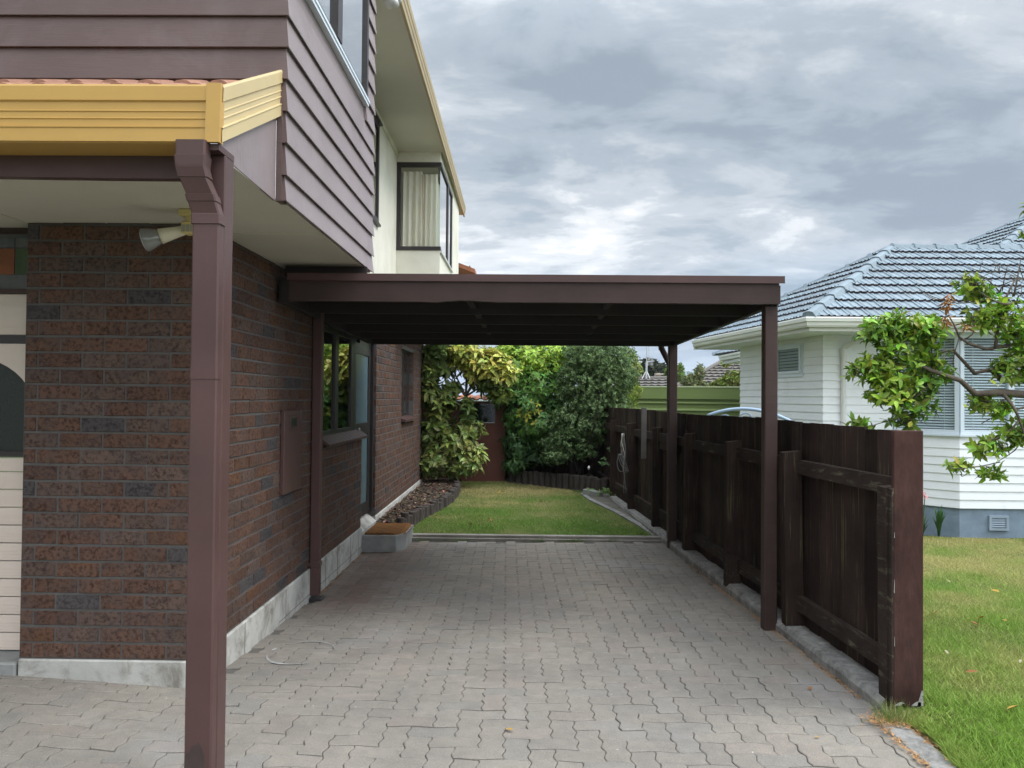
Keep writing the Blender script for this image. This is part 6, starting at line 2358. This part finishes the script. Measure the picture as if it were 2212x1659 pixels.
# dry needle litter along the kerb and wall
V = []; T = []
for k in range(1900):
    u_ = rng.random()
    if u_ < .45:
        y = rng.uniform(4.2, 7.6); x = fence_x(y) - .16 + rng.normal(0, .012); z0 = G(x, y) + .004
        if rng.random() > .4 + .6 * math.sin(y * 3.1) ** 2: continue
    elif u_ < .75:
        y = rng.uniform(2.6, 3.95); x = 1.79 + .02 * math.sin(y * 1.2) + max(0, 3.4 - y) * .06 + rng.normal(0, .013) + (.15 if rng.random() < .45 else 0); z0 = G(x, y) + .016
    elif u_ < .85:
        y = rng.uniform(6.5, 8.45); x = XW + .04 + rng.normal(0, .014); z0 = G(x, y) + .004
    else:
        y = 3.88 + rng.normal(0, .05); x = 1.86 + rng.normal(0, .07); z0 = .012
    L = rng.uniform(.006, .022); a = rng.random() * 6.28; w_ = rng.uniform(.002, .005)
    d_ = np.array([math.cos(a), math.sin(a)])
    V += [(x - d_[0] * L - d_[1] * w_, y - d_[1] * L + d_[0] * w_, z0), (x - d_[0] * L + d_[1] * w_, y - d_[1] * L - d_[0] * w_, z0), (x + d_[0] * L, y + d_[1] * L, z0 + .006 * rng.random())]
    T.append(tuple(np.array((.42, .235, .10)) * rng.uniform(.6, 1.3)))
o = np_mesh('dry_litter', V, np.arange(len(V)).reshape(-1, 3), np.array(T), M['litter'])
tag(o, 'orange dry needle litter gathered along the kerb and paving edges', 'litter', kind='stuff')

# fallen leaves
def leaf_proto(col, L):
    V, F_, T = leaves(np.array([[-L / 2, 0, .004]]), np.array([[1.0, 0, .12]]), np.array([[0, 0, 1.0]]), L, L * .5, np.array([col]), .2, -.05)
    return np_mesh('fallen_leaf', V, F_, T, M['litter'])


prs = [leaf_proto((.30, .13, .05), .075), leaf_proto((.45, .28, .06), .085), leaf_proto((.42, .36, .24), .05)]
used = [False] * 3
spots = []
for (px, py) in ((2022, 1333), (1700 + 470, 1350), (2050, 1262), (2105, 1358), (2120, 1345), (2160, 1190), (2100, 1465), (2190, 1545), (2045, 1420), (2000, 1240), (2150, 1285), (2205, 1440)):
    # meet the sloping lawn
    Y = 4.0
    for _ in range(40):
        P_ = at(px, py, Y)
        Y -= (lawn_r(P_.x, Y) - P_.z) * Y / 1.6
    P_ = at(px, py, Y)
    spots.append((P_.x, Y, lawn_r(P_.x, Y) + .028, 'r'))
for (px, py) in ((1017, 1138), (1077, 1068), (1160, 1082), (1168, 1087), (1240, 1120), (1100, 1102), (1060, 1128), (1200, 1060), (1290, 1130), (940, 1118)):
    Y = 10.0
    for _ in range(60):
        P_ = at(px, py, Y)
        Y -= (lawn_b(P_.x, Y) - P_.z) * Y / 1.7
    P_ = at(px, py, Y)
    spots.append((P_.x, Y, lawn_b(P_.x, Y) + .022, 'b'))
for (px, py, f_) in ((1290, 1242, 0), (795, 1232, 1), (1750, 1490, 0), (1100, 1580, 2), (930, 1305, 2), (1500, 1310, 2), (1765, 1595, 2)):
    Y = 5.0
    for _ in range(60):
        P_ = at(px, py, Y)
        Y -= (G(P_.x, Y) - P_.z) * Y / 1.6
    P_ = at(px, py, Y)
    spots.append((P_.x, Y, G(P_.x, Y) + .003, 'd'))
for i, (x, y, z, w_) in enumerate(spots):
    k = i % 3
    if not used[k]: o = prs[k]; used[k] = True
    else:
        o = prs[k].copy(); COL.objects.link(o)
    o.location = (x, y, z); o.rotation_euler = (rng.normal(0, .3) if w_ != 'd' else 0, rng.normal(0, .3) if w_ != 'd' else 0, rng.random() * 6.28)
    sc2 = rng.uniform(.6, 1.1) * (.55 if w_ == 'd' else 1)
    o.scale = (sc2, sc2, sc2)
    lab = {'r': ('fallen dry leaf lying on the lawn of the white house', 'fallen leaves on the lawn by the white house'),
           'b': ('fallen dry leaf lying on the back lawn beyond the paving', 'fallen leaves on the back lawn'),
           'd': ('small dry leaf lying on the grey paving', 'dry leaves on the paving')}[w_]
    tag(o, lab[0], 'leaf', lab[1])

# added fence and backing sheet, a dark backdrop behind the shrubs
q = MB()
q.box(-.34, 1.75, 15.572, 15.574, -.05, 1.38)
x = -.34
while x < 1.75:
    q.box(x + .003, x + .147, 15.55, 15.57, -.05, 1.42 + rng.normal(0, .008)); x += .15
q.box(-.3, 1.75, 15.575, 15.60, .2, .3); q.box(-.3, 1.75, 15.575, 15.60, 1.1, 1.2)
o = q.build('backdrop_fence', M['fence_stain']); tag(o, 'dark paling fence added as a backdrop behind the green shrubs', 'fence')

# ================================================================== SKY AND LIGHT
SUN_EL, SUN_AZ = 52.0, 100.0     # azimuth clockwise from +Y: the light comes from the right
w = bpy.data.worlds.new("World")
sc.world = w
w.use_nodes = True
nt = w.node_tree
nt.nodes.clear()
N_ = lambda t, **k: [nd := nt.nodes.new(t), [setattr(nd, a, b_) for a, b_ in k.items()]][0]
LK = nt.links.new
out = N_("ShaderNodeOutputWorld"); bg = N_("ShaderNodeBackground")
bg.inputs[1].default_value = 0.1
LK(bg.outputs[0], out.inputs[0])
sky = N_("ShaderNodeTexSky", sky_type='NISHITA', sun_disc=False)
sky.sun_elevation = R(SUN_EL); sky.sun_rotation = R(SUN_AZ)
tc = N_("ShaderNodeTexCoord")
sep = N_("ShaderNodeSeparateXYZ"); LK(tc.outputs["Generated"], sep.inputs[0])


def mth(op, a, b_=0.0, cl=False):
    nd = N_("ShaderNodeMath", operation=op, use_clamp=cl)
    for i, v in ((0, a), (1, b_)):
        if isinstance(v, (int, float)): nd.inputs[i].default_value = v
        else: LK(v, nd.inputs[i])
    return nd.outputs[0]


def rmp(f_, stops):
    nd = N_("ShaderNodeValToRGB")
    el = nd.color_ramp.elements
    while len(el) < len(stops): el.new(.5)
    for e, (p, c_) in zip(el, stops):
        e.position = p; e.color = (c_[0], c_[1], c_[2], 1) if hasattr(c_, "__len__") else (c_, c_, c_, 1)
    nd.color_ramp.interpolation = 'EASE'
    LK(f_, nd.inputs[0])
    return nd.outputs[0]


def mixc(f_, a, b_, bt='MIX'):
    nd = N_("ShaderNodeMix", data_type='RGBA', blend_type=bt)
    for i, v in ((0, f_), (6, a), (7, b_)):
        if isinstance(v, (int, float)): nd.inputs[i].default_value = v
        elif isinstance(v, tuple): nd.inputs[i].default_value = (*v, 1)
        else: LK(v, nd.inputs[i])
    return nd.outputs[2]


zc = mth("MAXIMUM", sep.outputs["Z"], 0.0)
den = mth("ADD", zc, 0.16)
cx_ = mth("DIVIDE", sep.outputs["X"], den); cy_ = mth("DIVIDE", sep.outputs["Y"], den)
cmb = N_("ShaderNodeCombineXYZ"); LK(cx_, cmb.inputs[0]); LK(cy_, cmb.inputs[1])


def nz(scale, det, rough, dist, off, sy=1.0):
    mp = N_("ShaderNodeMapping"); mp.inputs["Location"].default_value = off; mp.inputs["Scale"].default_value = (1, sy, 1)
    LK(cmb.outputs[0], mp.inputs[0])
    nd = N_("ShaderNodeTexNoise"); nd.inputs["Scale"].default_value = scale; nd.inputs["Detail"].default_value = det; nd.inputs["Roughness"].default_value = rough; nd.inputs["Distortion"].default_value = dist
    LK(mp.outputs[0], nd.inputs["Vector"])
    return nd.outputs["Fac"]


big = nz(0.55, 6, .52, .3, (3.1, 1.7, 0), 1.3)
med = nz(2.1, 8, .60, .4, (7.3, 2.2, 0), 1.3)
thin = nz(1.1, 5, .5, .2, (1.3, 9.1, 0))
puff = nz(4.2, 6, .62, .5, (2.7, 5.2, 0), 1.2)
f_ = mth("ADD", mth("ADD", mth("MULTIPLY", big, .48), mth("MULTIPLY", med, .37)), mth("MULTIPLY", puff, .15))
for (px, py, rad, amt) in ((1145, 35, 8, .085), (1330, 280, 9, .02), (1250, 330, 7, .0), (1240, 390, 8, .02), (1010, 405, 5, .05), (1640, 95, 13, .05), (1700, 420, 12, .03), (1420, 60, 12, -.06), (1150, 190, 10, -.10), (2100, 250, 16, -.06), (1600, 350, 13, -.035), (1130, 470, 8, -.04), (1800, 200, 10, -.02), (1280, 520, 9, .03)):
    dd = (at(px, py, 10) - Vector((0, 0, CAMZ))).normalized()
    dot = N_("ShaderNodeVectorMath", operation="DOT_PRODUCT"); LK(tc.outputs["Generated"], dot.inputs[0]); dot.inputs[1].default_value = dd
    c0 = math.cos(R(rad))
    g_ = mth("DIVIDE", mth("SUBTRACT", dot.outputs["Value"], c0), 1 - c0, True)
    f_ = mth("ADD", f_, mth("MULTIPLY", mth("POWER", g_, 1.4), amt))
cloud = rmp(f_, [(.40, (.20, .235, .275)), (.465, (.275, .312, .35)), (.52, (.38, .41, .44)), (.565, (.55, .565, .575)), (.62, (.80, .80, .79))])
# the overcast lid is brighter overhead and on the sun's side
lift = mth("ADD", 1.0, mth("MULTIPLY", mth("POWER", mth("DIVIDE", mth("MAXIMUM", mth("SUBTRACT", zc, .40), 0.0), .60, True), 1.3), 4.2))
back = mth("ADD", 1.0, mth("MULTIPLY", mth("MAXIMUM", mth("ADD", mth("MULTIPLY", sep.outputs["X"], .75), mth("MULTIPLY", sep.outputs["Y"], -.55)), 0.0), 1.7))
cl2 = mixc(1.0, cloud, mth("MULTIPLY", lift, back), 'MULTIPLY')
cl10 = mixc(1.0, cl2, (10.0, 10.0, 10.0), 'MULTIPLY')
# blue shows in gaps low over the hills
low = rmp(zc, [(.0, 1.0), (.10, .75), (.20, 0.0)])
gap = mth("MULTIPLY", low, rmp(thin, [(.38, .85), (.58, .05)]))
sky_s = mixc(1.0, sky.outputs[0], (.8, .8, .8), 'MULTIPLY')
fin = mixc(gap, cl10, sky_s)
LK(fin, bg.inputs[0])
# the air between here and the hills
hz = MB(); hz.box(-3300, 3300, -60, 5200, -64, 175)
hm = bpy.data.materials.new('haze_air'); hm.use_nodes = True
hn = hm.node_tree; hn.nodes.clear()
ho = hn.nodes.new("ShaderNodeOutputMaterial"); hv = hn.nodes.new("ShaderNodeVolumePrincipled")
hv.inputs["Color"].default_value = (.70, .82, 1.0, 1); hv.inputs["Density"].default_value = .00022; hv.inputs["Anisotropy"].default_value = 0.0
hn.links.new(hv.outputs[0], ho.inputs["Volume"])
ho_ = hz.build('haze', hm); tag(ho_, kind='stuff')
sun = bpy.data.lights.new("sun", 'SUN')
sun.energy = 1.2; sun.angle = R(28); sun.color = (1.0, .965, .91)
so = bpy.data.objects.new("sun", sun); COL.objects.link(so)
az, el = R(SUN_AZ), R(SUN_EL)
sd_ = Vector((math.sin(az) * math.cos(el), math.cos(az) * math.cos(el), math.sin(el)))
so.rotation_euler = sd_.to_track_quat('Z', 'Y').to_euler()
so.location = (20, 0, 30)
sc.view_settings.view_transform = 'Standard'
sc.view_settings.look = 'None'
sc.view_settings.exposure = 0.75
sc.view_settings.gamma = 1.0
sc.render.engine = 'CYCLES'
sc.cycles.use_denoising = True
sc.cycles.max_bounces = 8
sc.cycles.transparent_max_bounces = 12
sc.render.resolution_x = 1024; sc.render.resolution_y = 768
